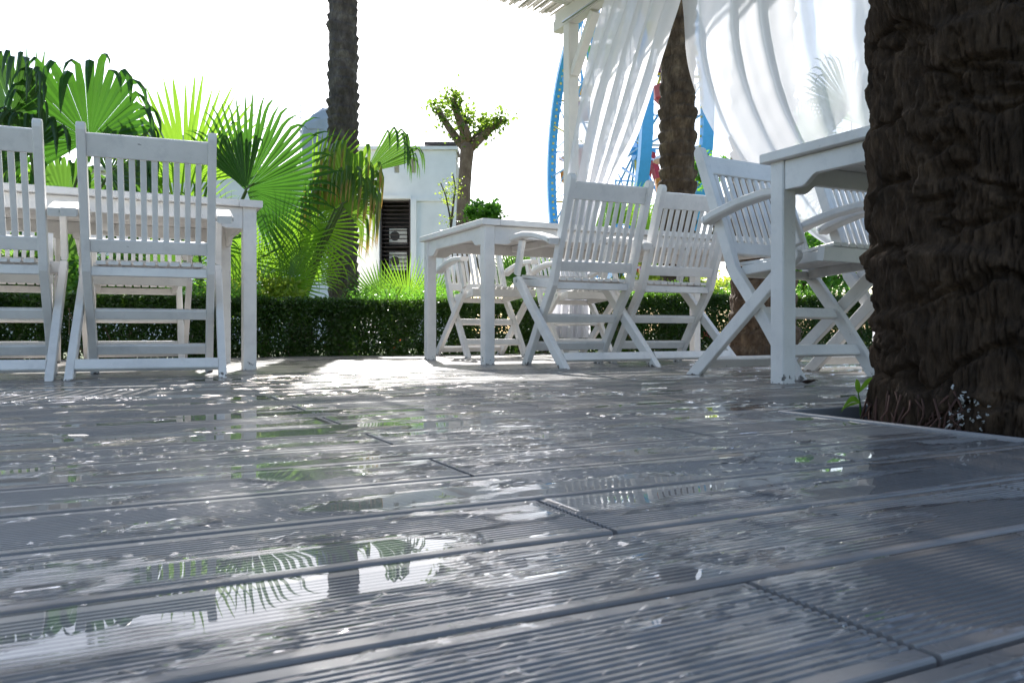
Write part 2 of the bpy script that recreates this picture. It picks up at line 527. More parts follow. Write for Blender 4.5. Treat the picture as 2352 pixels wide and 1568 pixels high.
def build_water():
    VS, QS, off = [], [], 0
    for r in range(-2, 21):
        v = V0 + r * ROW
        if v + PW < .05: continue
        vm = v + ROW / 2
        near = vm < 1.25
        ds, du = (.0016, .0042) if near else ((.0030, .011) if vm < 2.2 else (.0045, .018))
        lo, hi = -.13 * vm - .22, 1.76 * vm + .32
        s = np.arange(.0008, PW - .0004, ds); u = np.arange(lo, hi, du)
        S, UU = np.meshgrid(s, u, indexing='ij')
        rr = random.Random(100 + r)
        ro = rr.uniform(-.045, .045)
        low = fbm(UU * 1.1 + r * 3.7, np.full_like(S, r * 5.3), 0, 21, 2)
        left = sstep(.55, -.25, UU - .55 * vm)          # wetter to the left and further off
        low2 = fbm(UU * .5 + 3.1, np.full_like(S, vm * .8), 0, 51, 2)
        m = fbm(UU * 5.4 + r * 9.1, S * 20 + r * 4.7, 0, 31, 3, .44)
        # contact lines cling to the ridges
        pitch = (PW - .023) / 18
        m = m - .030 * np.cos(2 * np.pi * (S - .0115) / pitch)
        thr = .548 + ro - .032 * sstep(1.0, .7, vm) - .13 * (low - .5) * 2 - .030 * left - .015 * sstep(.4, 1.0, vm) + .115 * sstep(1.3, 2.3, vm) - .10 * (low2 - .5)
        k = sstep(0, .020, m - thr) + .32 * sstep(0, .024, m - thr) * sstep(.085, .03, m - thr)
        h = -.00062 + (.0016 if near else .0008) * (fbm(UU * 9, S * 160 + r, 0, 41, 2) - .5) + .0012 * (fbm(UU * 2.3, S * 12 + r * 1.7, 0, 42, 2) - .5)
        if not near: h = h - .0009
        h = h * np.clip(1 - k, 0, 1) + k * (.0015 + .00035 * (fbm(UU * 7, S * 16 + r * 3, 0, 43, 2) - .5))
        # beads standing on the ridges
        dn = vnoise(UU * 95 + r * 2.3, S * 165, 0, 47)
        dz = vnoise(UU * 3.1, np.full_like(S, vm * 7), 0, 49)
        h = h + np.clip(1 - k, 0, 1) * sstep(.72, .95, dn) * sstep(.30, .6, dz) * (.0021 if near else 0)
        e = sstep(0, .0042, S) * sstep(0, .0042, PW - S)
        h = h * e - .006 * (1 - e)
        V_ = v + S
        P = np.stack([UU * U.x + V_ * V.x, UU * U.y + V_ * V.y, h], -1)
        inside = (UU > PIT[0] - .01) & (UU < PIT[1] + .01) & (V_ > PIT[2] - .01) & (V_ < PIT[3] + .01)
        # ends of boards: water stops short of the joint
        start = .382 if r % 2 == 0 else .868
        fu = np.mod(UU - start, 2.2)
        je = sstep(0, .008, fu + .0035) * sstep(0, .008, 2.2 - .0055 - fu)
        P[..., 2] = P[..., 2] * je - .006 * (1 - je)
        q = grid_quads(len(s), len(u))
        P = P.reshape(-1, 3); ins = inside.reshape(-1)
        dead = (P[:, 2] < -.0019) | ins
        q = q[~dead[q].all(axis=1)]
        used = np.unique(q); re = np.full(len(P), -1); re[used] = np.arange(len(used))
        VS.append(P[used]); QS.append(re[q] + off); off += len(used)
    q = np.concatenate(QS)
    me = np_mesh('water', np.concatenate(VS), q, M['water'])
    struct(link('water', me))
build_water()

# ------------------------------------------------------------------ clipped hedge
def leaf_cloud(P, size, up_bias=.3, rng=RNG, aspect=.55, fold=True):
    """one folded leaf of two quads per point"""
    n = len(P)
    d = rng.normal(size=(n, 3)); d[:, 2] = d[:, 2] * .7 + up_bias
    d /= np.linalg.norm(d, axis=1)[:, None]
    a = rng.normal(size=(n, 3)); sd = np.cross(d, a); sd /= np.linalg.norm(sd, axis=1)[:, None]
    nn = np.cross(sd, d)
    L = (size * rng.uniform(.65, 1.25, n))[:, None]; W = L * aspect * .5
    b = P; t = P + d * L; mid = P + d * L * .5
    l = mid + sd * W + nn * W * .5; r = mid - sd * W + nn * W * .5
    vs = np.stack([b, l, t, r], 1).reshape(-1, 3)
    i = np.arange(n) * 4
    tris = np.stack([np.stack([i, i + 2, i + 1], 1), np.stack([i, i + 3, i + 2], 1)], 1).reshape(-1, 3)
    return vs, tris
def build_hedge():
    u0, u1, v0, v1 = -1.6, 8.2, 5.79, 6.36
    root = thing('hedge', 'long low clipped green hedge along the far edge of the deck', 'hedge', uv(0, 0))
    root.location = uv(3.3, 6.05, -.16); root.rotation_euler = (0, 0, PHI)
    n = 180000
    lu = RNG.uniform(u0 - 3.3, u1 - 3.3, n)
    ztop = lambda x: .575 + .06 * (fbm(x * 1.3 + 9, x * 0, 0, 61, 3) - .5) + .10 * sstep(-1.0, 1.5, x)
    kind = RNG.random(n)
    top = ztop(lu)
    # denser in the shell (front face, top) and ragged at the surface
    lv = np.where(kind < .56, -.26 + np.abs(RNG.normal(0, .055, n)), RNG.uniform(-.28, .30, n))
    z = np.where(kind < .56, RNG.random(n) ** .85 * top, np.where(kind < .86, top - np.abs(RNG.normal(0, .055, n)), RNG.random(n) * top))
    lump = .05 * (fbm(lu * 5, z * 5, 0, 63, 3) - .5)
    lv = lv + lump
    gap = fbm(lu * 3.5 + 4, z * 6, lv * 4, 67, 3)
    low = np.clip((.26 - z) / .26, 0, 1)
    keep = gap > (.19 + .12 * low)
    P = np.stack([lu, lv, z], -1)[keep]
    vs, tr = leaf_cloud(P, .030, .35)
    stuff(link('foliage', np_mesh('foliage', vs, tr, M['hedge'], False, tris=True), root))
    # young shoots standing out of the clipped top
    n = 2600
    lu = RNG.uniform(u0 - 3.3, u1 - 3.3, n)
    sel = vnoise(lu * 2.2, lu * 0, 0, 69) > .40
    lu = lu[sel]; lv = RNG.uniform(-.26, .28, len(lu)); hh = RNG.uniform(.03, .13, len(lu))
    k = 7
    Pu = np.repeat(np.stack([lu, lv, ztop(lu)], -1), k, 0)
    tt = np.tile(np.linspace(0, 1, k), len(lu))
    Pu[:, 2] += tt * np.repeat(hh, k); Pu[:, 0] += RNG.normal(0, .008, len(Pu)); Pu[:, 1] += RNG.normal(0, .008, len(Pu))
    vs, tr = leaf_cloud(Pu, .026, .6)
    stuff(link('young_shoot', np_mesh('young_shoot', vs, tr, M['bush_leaf'], False, tris=True), root))
    n = 260
    P = np.stack([RNG.uniform(u0 - 3.3, u1 - 3.3, n), RNG.uniform(-.27, .2, n), RNG.uniform(.03, .30, n)], -1)
    vs, tr = leaf_cloud(P, .030, .2)
    stuff(link('withered_leaf', np_mesh('withered_leaf', vs, tr, M['hedge_red'], False, tris=True), root))
    mb = MB()
    for k in range(420):
        x, y = RNG.uniform(u0 - 3.3, u1 - 3.3), RNG.uniform(-.2, .2)
        p = Vector((x, y, 0)); pts = [p]
        for j in range(3):
            p = p + Vector((RNG.normal(0, .05), RNG.normal(0, .05), .16)); pts.append(p)
        mb.tube(pts, [.006, .005, .004, .002], 4, False)
    stuff(mb.build('twig', M['twig'], root))
build_hedge()

# ------------------------------------------------------------------ buildings behind the garden
def wall_with_holes(mb, x0, x1, z0, z1, y, th, holes):
    """wall in the x-z plane (front face at y) with rectangular openings (hx0, hx1, hz0, hz1)"""
    xs = sorted({x0, x1, *[h[0] for h in holes], *[h[1] for h in holes]})
    zs = sorted({z0, z1, *[h[2] for h in holes], *[h[3] for h in holes]})
    solid = {}
    for i in range(len(xs) - 1):
        for j in range(len(zs) - 1):
            cx, cz = (xs[i] + xs[i + 1]) / 2, (zs[j] + zs[j + 1]) / 2
            solid[i, j] = not any(h[0] < cx < h[1] and h[2] < cz < h[3] for h in holes)
    def q(*p): mb.add(p, [(0, 1, 2, 3)])
    for (i, j), s in solid.items():
        if not s: continue
        a, b, c, d = xs[i], xs[i + 1], zs[j], zs[j + 1]
        q((a, y, c), (b, y, c), (b, y, d), (a, y, d)); q((b, y + th, c), (a, y + th, c), (a, y + th, d), (b, y + th, d))
        if not solid.get((i - 1, j)): q((a, y + th, c), (a, y, c), (a, y, d), (a, y + th, d))
        if not solid.get((i + 1, j)): q((b, y, c), (b, y + th, c), (b, y + th, d), (b, y, d))
        if not solid.get((i, j - 1)): q((a, y + th, c), (b, y + th, c), (b, y, c), (a, y, c))
        if not solid.get((i, j + 1)): q((a, y, d), (b, y, d), (b, y + th, d), (a, y + th, d))

def build_white_building():
    D = 25.0
    X = lambda x: (x - CX) / F * D
    Z = lambda y: CH + (HY - y) / F * D
    root = thing('white_building', 'white flat roofed building with a tall brown louvred opening', 'building', (X(945), D, -.16))
    O = root.location
    def part(mb, name, mat): 
        mb.v = [(p[0] - O.x, p[1] - O.y, p[2] - O.z) for p in mb.v]
        return mb.build(name, M[mat], root)
    holes = [(X(863), X(875), Z(397), Z(362)), (X(905), X(917), Z(397), Z(362)), (X(944), X(955), Z(397), Z(362)), (X(873), X(943), -.1, Z(458))]
    mb = MB(); wall_with_holes(mb, X(822), X(1046), -.16, Z(345), D, .28, holes)
    part(mb, 'wall', 'wall')
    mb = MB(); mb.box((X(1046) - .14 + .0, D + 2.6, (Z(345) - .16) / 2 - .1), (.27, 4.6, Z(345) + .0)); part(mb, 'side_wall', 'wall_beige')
    mb = MB(); mb.box((X(934), D + .12, Z(341)), (X(1050) - X(818), .42, .10)); part(mb, 'coping', 'wall')
    for a, b in ((822, 858), (956, 1046)):
        mb = MB(); mb.box(((X(a) + X(b)) / 2, D - .035, Z(459)), (X(b) - X(a), .07, .10)); part(mb, 'cornice', 'wall')
    for a, b in ((858, 872), (944, 957)):
        mb = MB(); mb.box(((X(a) + X(b)) / 2, D - .05, Z(458) / 2 - .05), (X(b) - X(a), .10, Z(458) + .1)); part(mb, 'pilaster', 'wall')
    mb = MB(); mb.box((X(908), D - .052, Z(454)), (X(944) - X(872), .106, .10)); part(mb, 'lintel', 'wall')
    mb = MB(); mb.box((X(934), D + 2.6, Z(352)), (X(1046) - X(822) - .3, 4.6, .16)); part(mb, 'roof', 'roof_grey')
    mb = MB(); mb.box((X(908), D + .85, Z(458) + .12), (X(943) - X(873) + .7, 1.1, .1)); part(mb, 'ceiling', 'louvre')
    for x in (866, 950):
        mb = MB(); mb.box((X(x), D + .8, Z(458) / 2), (.1, 1.0, Z(458) + .3)); part(mb, 'reveal', 'louvre')
    # roof kiosk
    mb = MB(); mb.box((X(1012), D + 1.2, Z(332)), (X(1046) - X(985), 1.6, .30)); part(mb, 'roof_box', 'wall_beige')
    mb = MB(); mb.box((X(1010), D + 1.2, Z(325)), (X(1052) - X(978), 1.9, .09)); part(mb, 'roof_lid', 'louvre')
    # louvre slats in the opening, dark room behind
    mb = MB(); mb.box((X(908), D + 1.35, Z(458) / 2), (X(943) - X(873) + .5, .1, Z(458) + .3)); part(mb, 'back_wall', 'louvre')
    z = .02
    while z < Z(462):
        mb = MB()
        c = Vector((X(908), D + .12, z)); w = X(943) - X(873) - .01
        m = Matrix.Rotation(math.radians(24), 3, 'X')
        mb.box(c, (w, .075, .014), m)
        part(mb, 'louvre_slat', 'louvre'); z += .128
    for x in (874.6, 941.4):
        mb = MB(); mb.box((X(x), D + .02, Z(458) / 2), (.045, .05, Z(458) - .02)); part(mb, 'louvre_frame', 'louvre')
    for k, (y0, y1, lab) in enumerate(((556, 521, 'upper of the two pale air conditioning units behind brown louvres'),
                                       (618, 576, 'lower of the two pale air conditioning units behind brown louvres'))):
        zc, hh = (Z(y0) + Z(y1)) / 2, Z(y1) - Z(y0)
        ac = thing('air_conditioner', lab, 'air conditioner', (X(910), D + .55, Z(y0)), 0, 'air conditioners behind the louvres')
        b = MB(); b.box((0, 0, hh / 2), (.56, .26, hh)); b.build('casing', M['ac'], ac)
        b = MB(); t = [(-.10 + .15 * math.cos(i * math.pi / 10), -.136, hh / 2 + .15 * math.sin(i * math.pi / 10)) for i in range(20)]
        b.add(t, [tuple(range(20))]); b.add([(p[0], -.131, p[2]) for p in t], [tuple(range(19, -1, -1))]); b.build('fan_grille', M['ac_dark'], ac)
        b = MB(); b.box((0, .1, -.03), (.6, .5, .03)); b.build('bracket', M['ac_dark'], ac)
build_white_building()

def build_left_building():
    D = 23.0
    X = lambda x: (x - CX) / F * D
    Z = lambda y: CH + (HY - y) / F * D
    root = thing('pale_building', 'long pale building behind the fan palms with a grey roof slope', 'building', (X(400), D, -.16))
    O = root.location
    def part(mb, name, mat):
        mb.v = [(p[0] - O.x, p[1] - O.y, p[2] - O.z) for p in mb.v]
        return mb.build(name, M[mat], root)
    wins = [(X(a), X(a + 62), Z(600), Z(480)) for a in (-40, 120, 330, 640)]
    mb = MB(); wall_with_holes(mb, X(-220), X(800), -.16, Z(392), D, .3, wins); part(mb, 'wall', 'wall')
    for w in wins:
        f = MB(); cx, cz = (w[0] + w[1]) / 2, (w[2] + w[3]) / 2
        for x in (w[0] + .03, cx, w[1] - .03): f.box((x, D + .12, cz), (.06, .06, w[3] - w[2]))
        fo = part(f, 'window', 'louvre')
        g = MB(); g.box((cx, D + .16, cz), (w[1] - w[0], .02, w[3] - w[2]))
        g.v = [(p[0] - O.x, p[1] - O.y, p[2] - O.z) for p in g.v]; g.build('pane', M['glass'], fo)
    mb = MB(); mb.box((X(290), D + .1, Z(390)), (X(805) - X(-225), .6, .12)); part(mb, 'coping', 'wall_beige')
    # grey roof slope seen beside the bright fan leaf
    a, b = X(286), X(470)
    mb = MB(); mb.add([(a, D + .6, Z(388)), (b, D + .6, Z(388)), (b, D + .6, Z(318)), (a, D + .6, Z(264)),
                       (a, D + 4, Z(388)), (b, D + 4, Z(388)), (b, D + 4, Z(318)), (a, D + 4, Z(264))],
                      [(0, 1, 2, 3), (7, 6, 5, 4), (3, 2, 6, 7), (1, 5, 6, 2), (0, 3, 7, 4)])
    part(mb, 'roof', 'roof_grey')
    mb = MB(); mb.box((X(765), D + .9, Z(365)), (X(812) - X(742), 1.2, Z(345) - Z(390))); part(mb, 'stair_head', 'wall_beige')
    # tarpaulin-wrapped tank on the roof
    tk = thing('wrapped_tank', 'grey tarpaulin wrapped tank with peaked top on the roof', 'tank', (X(716), D + .7, Z(384)), .2)
    n, hs = 16, [0, .25, .5, .75, .93, 1.0]
    H = Z(234) - Z(384); R = (X(752) - X(682)) / 2
    vs, fs = [], []
    for j, h in enumerate(hs):
        for k in range(n):
            t = 2 * math.pi * k / n
            sq = 1 / max(abs(math.cos(t)), abs(math.sin(t))) ** .6
            taper = [1.0, .98, 1.03, 1.0, .74, .30][j]
            w = R * 1.05 * taper * sq * (1 + .05 * math.sin(5 * t + j))
            vs.append((w * math.cos(t) + (0, 0, 0, .02, .14, .26)[j], w * math.sin(t), H * (h + (.10 * math.cos(t) if 0 < j < 5 and j > 2 else 0))))
    for j in range(len(hs) - 1):
        fs += [(j * n + k, j * n + (k + 1) % n, (j + 1) * n + (k + 1) % n, (j + 1) * n + k) for k in range(n)]
    fs.append(tuple((len(hs) - 1) * n + k for k in range(n)))
    mb = MB(); mb.add(vs, fs); mb.build('tarpaulin', M['tarp'], tk)
    for h in (.22, .62):
        mb = MB(); mb.tube([(R * 1.12 * math.cos(t), R * 1.12 * math.sin(t), H * h) for t in np.linspace(0, 2 * math.pi, 17)], .018, 5, False)
        mb.build('rope', M['roof_grey'], tk)
    an = thing('aerial', 'thin white aerial mast beside the wrapped tank', 'aerial', (X(679), D + .5, Z(390)))
    mb = MB(); mb.tube([(0, 0, 0), (0, 0, Z(205) - Z(390))], [.022, .014], 6); mb.build('mast', M['white_steel'], an)
    mb = MB()
    for h, w in ((.70, .35), (.78, .28), (.86, .22)):
        z = (Z(205) - Z(390)) * h; mb.tube([(-w, 0, z), (w, 0, z)], .010, 5)
    mb.build('crossbar', M['white_steel'], an)
build_left_building()

# ------------------------------------------------------------------ ferris wheel
def build_wheel():
    C = at(1414, 345, 37.0); R = 6.9
    e1 = Vector((.21, -.978, 0)).normalized(); nrm = Vector((-e1.y, e1.x, 0)); ez = Vector((0, 0, 1))
    root = thing('ferris_wheel', 'blue ferris wheel with two rims behind the white pavilion curtains', 'ferris wheel', (C.x, C.y, -.16))
    O = root.location
    rel = lambda p: p - O
    P = lambda a, r, w: rel(C + (e1 * math.cos(a) + ez * math.sin(a)) * r + nrm * w)
    NS, HW = 16, 1.22
    for w in (-HW, HW):
        mb = MB(); n = 96; vs, fs = [], []
        for k in range(n):
            a = 2 * math.pi * k / n
            for r, x in ((R - .16, w - .22), (R + .16, w - .22), (R + .16, w + .22), (R - .16, w + .22)): vs.append(P(a, r, x))
        for k in range(n):
            k1 = (k + 1) % n
            fs += [(k * 4 + j, k * 4 + (j + 1) % 4, k1 * 4 + (j + 1) % 4, k1 * 4 + j) for j in range(4)]
        mb.add(vs, fs); rim = mb.build('rim', M['blue'], root)
        mb = MB()
        for k in range(120):
            a = 2 * math.pi * k / 120
            mb.box(P(a, R - .2, w), (.10, .10, .10)); mb.box(P(a + .02, R, w - math.copysign(.25, w) * 1), (.07, .07, .07))
        stuff(mb.build('rim_lights', M['bulb'], rim))
        mb = MB(); mb.tube([P(2 * math.pi * k / NS, R * .52, w) for k in range(NS + 1)], .05, 6, False); mb.build('inner_ring', M['blue_pale'], root)
        for k in range(NS):
            a = 2 * math.pi * k / NS
            mb = MB(); mb.tube([P(a, .35, w * .8), P(a, R - .16, w)], .055, 6, False)
            mb.build('spoke', M['yellow'] if k % 5 == 2 else M['blue_pale'], root)
            for a2 in (a, a + 2 * math.pi / NS):
                mb = MB(); mb.tube([P(a2, R * .52, w), P(a + math.pi / NS, R - .2, w)], .03, 5, False); mb.build('brace', M['blue_pale'], root)
    for k in range(NS):
        a = 2 * math.pi * (k + .5) / NS
        mb = MB(); mb.tube([P(a, R - .05, -HW), P(a, R - .05, HW)], .05, 6, False)
        mb.build('tie_bar', M['white_steel'] if k % 2 else M['yellow'], root)
        mb = MB(); mb.tube([P(a, R * .52, -HW), P(a, R * .52, HW)], .035, 5, False); mb.build('inner_tie_bar', M['blue_pale'], root)
    mb = MB(); mb.tube([rel(C - nrm * 1.9), rel(C + nrm * 1.9)], .18, 14); mb.tube([rel(C - nrm * 1.1), rel(C - nrm * .9)], .42, 18); mb.tube([rel(C + nrm * .9), rel(C + nrm * 1.1)], .42, 18)
    mb.build('hub', M['blue'], root)
    for w in (-1.75, 1.75):
        for s in (-1, 1):
            top = rel(C + nrm * w * .95); foot = rel(Vector((C.x, C.y, -.1)) + e1 * s * 4.4 + nrm * w * 1.4)
            mb = MB(); mb.beam(foot, top, .3, .3); mb.build('support_leg', M['red'], root)
            for q in (.25, .55):
                c = foot.lerp(top, q); mb = MB(); mb.beam(c, foot.lerp(top, q + .12), .315, .315); mb.build('leg_band', M['white_steel'], root)
    cols = ['red', 'yellow', 'blue', 'green', 'purple', 'orange', 'red', 'blue', 'yellow', 'green', 'purple', 'orange']
    clock = ['three', 'two', 'one', 'twelve', 'eleven', 'ten', 'nine', 'eight', 'seven', 'six', 'five', 'four']
    for k in range(12):
        a = 2 * math.pi * (k + .5) / 12 + .05
        p = C + (e1 * math.cos(a) + ez * math.sin(a)) * (R - .05)
        g = thing('gondola', f'{cols[k]} canopied gondola at {clock[k]} o\'clock on the blue ferris wheel', 'gondola', (p.x, p.y, p.z - 1.9), math.atan2(e1.y, e1.x), 'gondolas of the ferris wheel')
        n = 12
        ring = lambda r, z: [(r * math.cos(2 * math.pi * i / n), r * math.sin(2 * math.pi * i / n), z) for i in range(n)]
        def lathe(pr):
            vs = sum([ring(r, z) for r, z in pr], [])
            fs = [(j * n + i, j * n + (i + 1) % n, (j + 1) * n + (i + 1) % n, (j + 1) * n + i) for j in range(len(pr) - 1) for i in range(n)]
            b = MB(); b.add(vs, fs); return b
        lathe([(.05, 0), (.45, .03), (.72, .30), (.78, .75), (.70, .75), (.62, .35), (.05, .2)]).build('tub', M[cols[k]], g)
        lathe([(.85, 1.45), (.80, 1.55), (.30, 1.85), (.04, 1.92)]).build('canopy', M['white_steel'] if k % 2 else M[cols[(k + 4) % 12]], g)
        for s in (-1, 1):
            b = MB(); b.tube([(s * .66, 0, .6), (s * .66, 0, 1.5)], .03, 6); b.build('post', M['white_steel'], g)
build_wheel()
# ------------------------------------------------------------------ trunks
def trunk_mesh(name, radius, zs, nth, row, nb, amp, mat, seed, rough_amp=.006, lean=(0, 0), lump=0.0):
    """bark as real relief: rows of cut leaf bases, each proud at its upper lip, with fibrous cracks"""
    th = np.linspace(0, 2 * np.pi, nth, endpoint=False)
    Z, T = np.meshgrid(zs, th, indexing='ij')
    cx, cy = np.cos(T), np.sin(T)
    R0 = np.interp(Z, radius[0], radius[1])
    wob = fbm(cx * 1.4 + 5, cy * 1.4, Z * 1.6, seed, 3) - .5
    zz = Z / row + .9 * (fbm(cx * 1.3, cy * 1.3 + 3, Z * 2.0, seed + 1, 3) - .5)
    ri = np.floor(zz); q = zz - ri
    a = T * nb / (2 * np.pi) + .5 * np.mod(ri, 2) + .35 * (fbm(cx * 3, cy * 3, Z * 5, seed + 2, 2) - .5)
    ci = np.floor(a); p = np.abs(a - ci - .5) * 2
    cell = _hash(np.mod(ci, nb), ri, ri * 0, seed + 3)
    d = (q ** .8) * (1 - sstep(.80, 1.0, q)) * (1 - p ** 4 * .8) * (.12 + 1.15 * cell)
    if lump:
        f1 = np.abs(2 * fbm(cx * 1.15 + .6 * wob, cy * 1.15, Z * 9.0 + 3.0 * wob, seed + 8, 5, .55) - 1)
        f2 = np.abs(2 * fbm(T * 34 + wob * 6, Z * 8, 0, seed + 12, 3) - 1)
        d = .85 * d + lump * (.55 * sstep(0, .13, f1) + .20 * sstep(0, .13, f2)) - .35 + .7 * (fbm(cx * 3, cy * 3, Z * 9, seed + 9, 4) - .5)
    crack = np.abs(fbm(T * nb * 1.6, Z * 5, 0, seed + 5, 3) - .5) * 2
    fine = fbm(cx * R0 * 55, cy * R0 * 55, Z * 20, seed + 6, 4) - .5
    if lump: fine = fine * 1.3 + .9 * (fbm(T * 26, Z * 9, 0, seed + 14, 4, .6) - .5)
    R = R0 * (1 + (.17 if lump else .10) * wob) + amp * (d - .3) - amp * (.12 if lump else .35) * (1 - sstep(0, .12, crack)) + rough_amp * 2 * fine
    X = R * cx + lean[0] * Z; Y = R * cy + lean[1] * Z
    P = np.stack([X, Y, Z], -1).reshape(-1, 3)
    return np_mesh(name, P, grid_quads(len(zs), nth, True), mat, True)

def feather_frond_mesh():
    mb = MB(); L = 3.0; n = 34
    pts = []
    for k in range(n + 1):
        t = k / n
        ang = math.radians(62 - 118 * t ** 1.25)
        pts.append(Vector((0, 0, 0)) if k == 0 else pts[-1] + Vector((math.cos(ang), 0, math.sin(ang))) * (L / n))
    mb.tube(pts, [.035 * (1 - .85 * k / n) for k in range(n + 1)], 5, False)
    r = random.Random(5)
    for k in range(3, n + 1):
        t = k / n
        d = (pts[k] - pts[k - 1]).normalized(); up = Vector((-d.z, 0, d.x))
        for rep in range(2):
            c = pts[k - 1].lerp(pts[k], rep * .5 + .2)
            for s in (-1, 1):
                l = .50 * math.sin(math.pi * min(1, .15 + .85 * t) ** .9) + .12
                v = (Vector((0, s, 0)) * .85 + d * .65 + up * r.uniform(.0, .5)).normalized()
                w = v.cross(up).normalized() * .024
                m_ = c + v * l * .55; e = c + v * l + Vector((0, 0, -.10 * l))
                mb.add([c - w * .5, c + w * .5, m_ + w, m_ - w, e], [(0, 1, 2, 3), (3, 2, 4)])
    return mb.mesh('frond', M['feather'])
FEATHER = feather_frond_mesh()
def crown(root, z, n, seed, scale=1.0):
    r = random.Random(seed)
    for k in range(n):
        o = link('frond', FEATHER, root)
        o.location = (0, 0, z + r.uniform(-.1, .25))
        tilt = -28 + 75 * (k / n) + r.uniform(-8, 8)            # inner fronds upright, outer ones hanging
        o.rotation_euler = (0, math.radians(tilt), k * 2.39996 + r.uniform(-.2, .2))
        s = scale * r.uniform(.85, 1.1); o.scale = (s, s, s)

def date_palm(label, x, y, H, radius, row, nb, amp, mat, seed, nfr, nth=120, zfine=None, fscale=1.0, rough_amp=.006, lump=0.0):
    root = thing('date_palm', label, 'palm tree', (x, y, -.16), 0, 'date palms')
    zs = np.arange(0, H, row / 9) if zfine is None else zfine
    link('trunk', trunk_mesh('trunk', radius, zs, nth, row, nb, amp, mat, seed, rough_amp, (0, 0), lump), root)
    crown(root, H - .05, nfr, seed, fscale)
    return root

p = at(788, 764, 8.6)
date_palm('tall slim grey date palm trunk behind the hanging fan palm leaves', p.x, p.y, 11.0, ([0, .5, 1.2, 9], [.185, .165, .155, .15]), .10, 7, .038, M['bark_far'], 71, 36, 110)
p = at(1556, 764, 8.3)
date_palm('brown date palm trunk standing between the two parted curtains', p.x, p.y, 9.0, ([0, .6, 2, 9], [.20, .185, .18, .175]), .125, 7, .044, M['bark_mid'], 83, 34, 130)
p = at(1752, 764, 5.95)
date_palm('date palm trunk seen as a grey shadow through the right curtain', p.x, p.y, 5.6, ([0, .35, 1.0, 9], [.30, .245, .225, .22]), .12, 8, .050, M['bark_mid'], 97, 26, 130)

# the near palm: fine bark relief where it stands close to the lens
NEARP = uv(1.605, .925)
zf = np.concatenate([np.arange(0, 1.25, .0042), np.arange(1.25, 6.4, .03)])
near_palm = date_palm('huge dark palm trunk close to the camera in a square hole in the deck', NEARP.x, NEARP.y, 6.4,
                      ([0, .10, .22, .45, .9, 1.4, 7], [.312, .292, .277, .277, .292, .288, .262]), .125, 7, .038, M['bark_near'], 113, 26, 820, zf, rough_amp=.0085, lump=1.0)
def near_palm_bits():
    from mathutils.bvhtree import BVHTree
    tm = [c for c in near_palm.children if c.name.startswith('trunk')][0].data
    bvh = BVHTree.FromPolygons([v.co for v in tm.vertices if v.co.z < .6], [tuple(p.vertices) for p in tm.polygons if max(tm.vertices[i].co.z for i in p.vertices) < .6])
    def on_bark(a, z, fallback):
        hit = bvh.ray_cast(Vector((math.cos(a), math.sin(a), z)), Vector((-math.cos(a), -math.sin(a), 0)))[0]
        return math.hypot(hit.x, hit.y) if hit else fallback
    r = random.Random(4)
    to_cam = math.atan2(-NEARP.y, -NEARP.x)
    mb = MB()
    for k in range(90):                                         # rusty fibres and roots at the foot
        a = to_cam + r.uniform(-1.35, -.35); rad = .280 + r.uniform(-.01, .012)
        pts = []
        z = r.uniform(.10, .24)
        rad = on_bark(a, z, .29) + .002
        for j in range(5):
            pts.append((rad * math.cos(a), rad * math.sin(a), z)); a += r.uniform(-.07, .07); rad += r.uniform(-.006, .012); z -= r.uniform(.01, .05)
        mb.tube(pts, [.0022, .002, .0018, .0015, .001], 5)
    stuff(mb.build('root_fibre', M['root'], near_palm, True))
    mb = MB()
    for k in range(46):
        g = r.choice((0, 0, .11)); a = to_cam - .42 + g + r.gauss(0, .045); z = .185 + r.gauss(0, .022)
        rad = on_bark(a, z, .29) + .001
        c = Vector((rad * math.cos(a), rad * math.sin(a), z)); s = r.uniform(.0012, .0038)
        pts = [c + Vector((r.gauss(0, s), r.gauss(0, s), r.gauss(0, s))) for _ in range(3)]
        mb.tube([c] + pts, [s * .5, s * .7, s * .5, s * .3], 5)
    stuff(mb.build('pale_fungus', M['fungus'], near_palm, True))
near_palm_bits()

def seedling():
    b = uv(1.36, 1.10); 
    b = at(1977, 957, 1.62)
    root = thing('seedling', 'small green seedling with four long leaves beside the near palm foot', 'seedling', (b.x, b.y, -.10))
    k = 1.62 / F
    top = Vector((-6 * k, 0, .10 + (HY - 902) * k + CH)); 
    mid = Vector((-2 * k, 0, .10 + (HY - 925) * k + CH))
    mb = MB(); mb.tube([(6 * k, 0, 0), (3 * k, 0, .07), mid, top], [.0022, .002, .0018, .0012], 6); mb.build('stem', M['seedling'], root, True)
    def leaf(p0, p1, sag, w):
        p0, p1 = Vector(p0), Vector(p1); vs, fs = [], []
        n = 8; d = (p1 - p0); sd = d.cross(Vector((0, 1, .3))).normalized(); nn = d.cross(sd).normalized()
        for i in range(n + 1):
            t = i / n; c = p0 + d * t + Vector((0, 0, sag * math.sin(math.pi * t)))
            ww = w * math.sin(math.pi * min(1, t ** .8 * .97 + .03)) 
            vs += [c - sd * ww + nn * ww * .35, c, c + sd * ww + nn * ww * .35]
        for i in range(n):
            for j in (0, 1): fs.append((i * 3 + j, i * 3 + j + 1, i * 3 + j + 4, i * 3 + j + 3))
        m = MB(); m.add(vs, fs); m.build('leaf', M['seedling'], root, True)
    W = lambda x, y, dy=0.0: Vector(((x - 1977) * k, dy, .10 + (HY - y) * k + CH))
    leaf(top, W(1957, 868, -.02), .004, .0055); leaf(top, W(2022, 869, .02), .008, .006)
    leaf(mid, W(1916, 945, -.03), .018, .0065); leaf(mid, W(1946, 941, .02), .004, .003)
seedling()
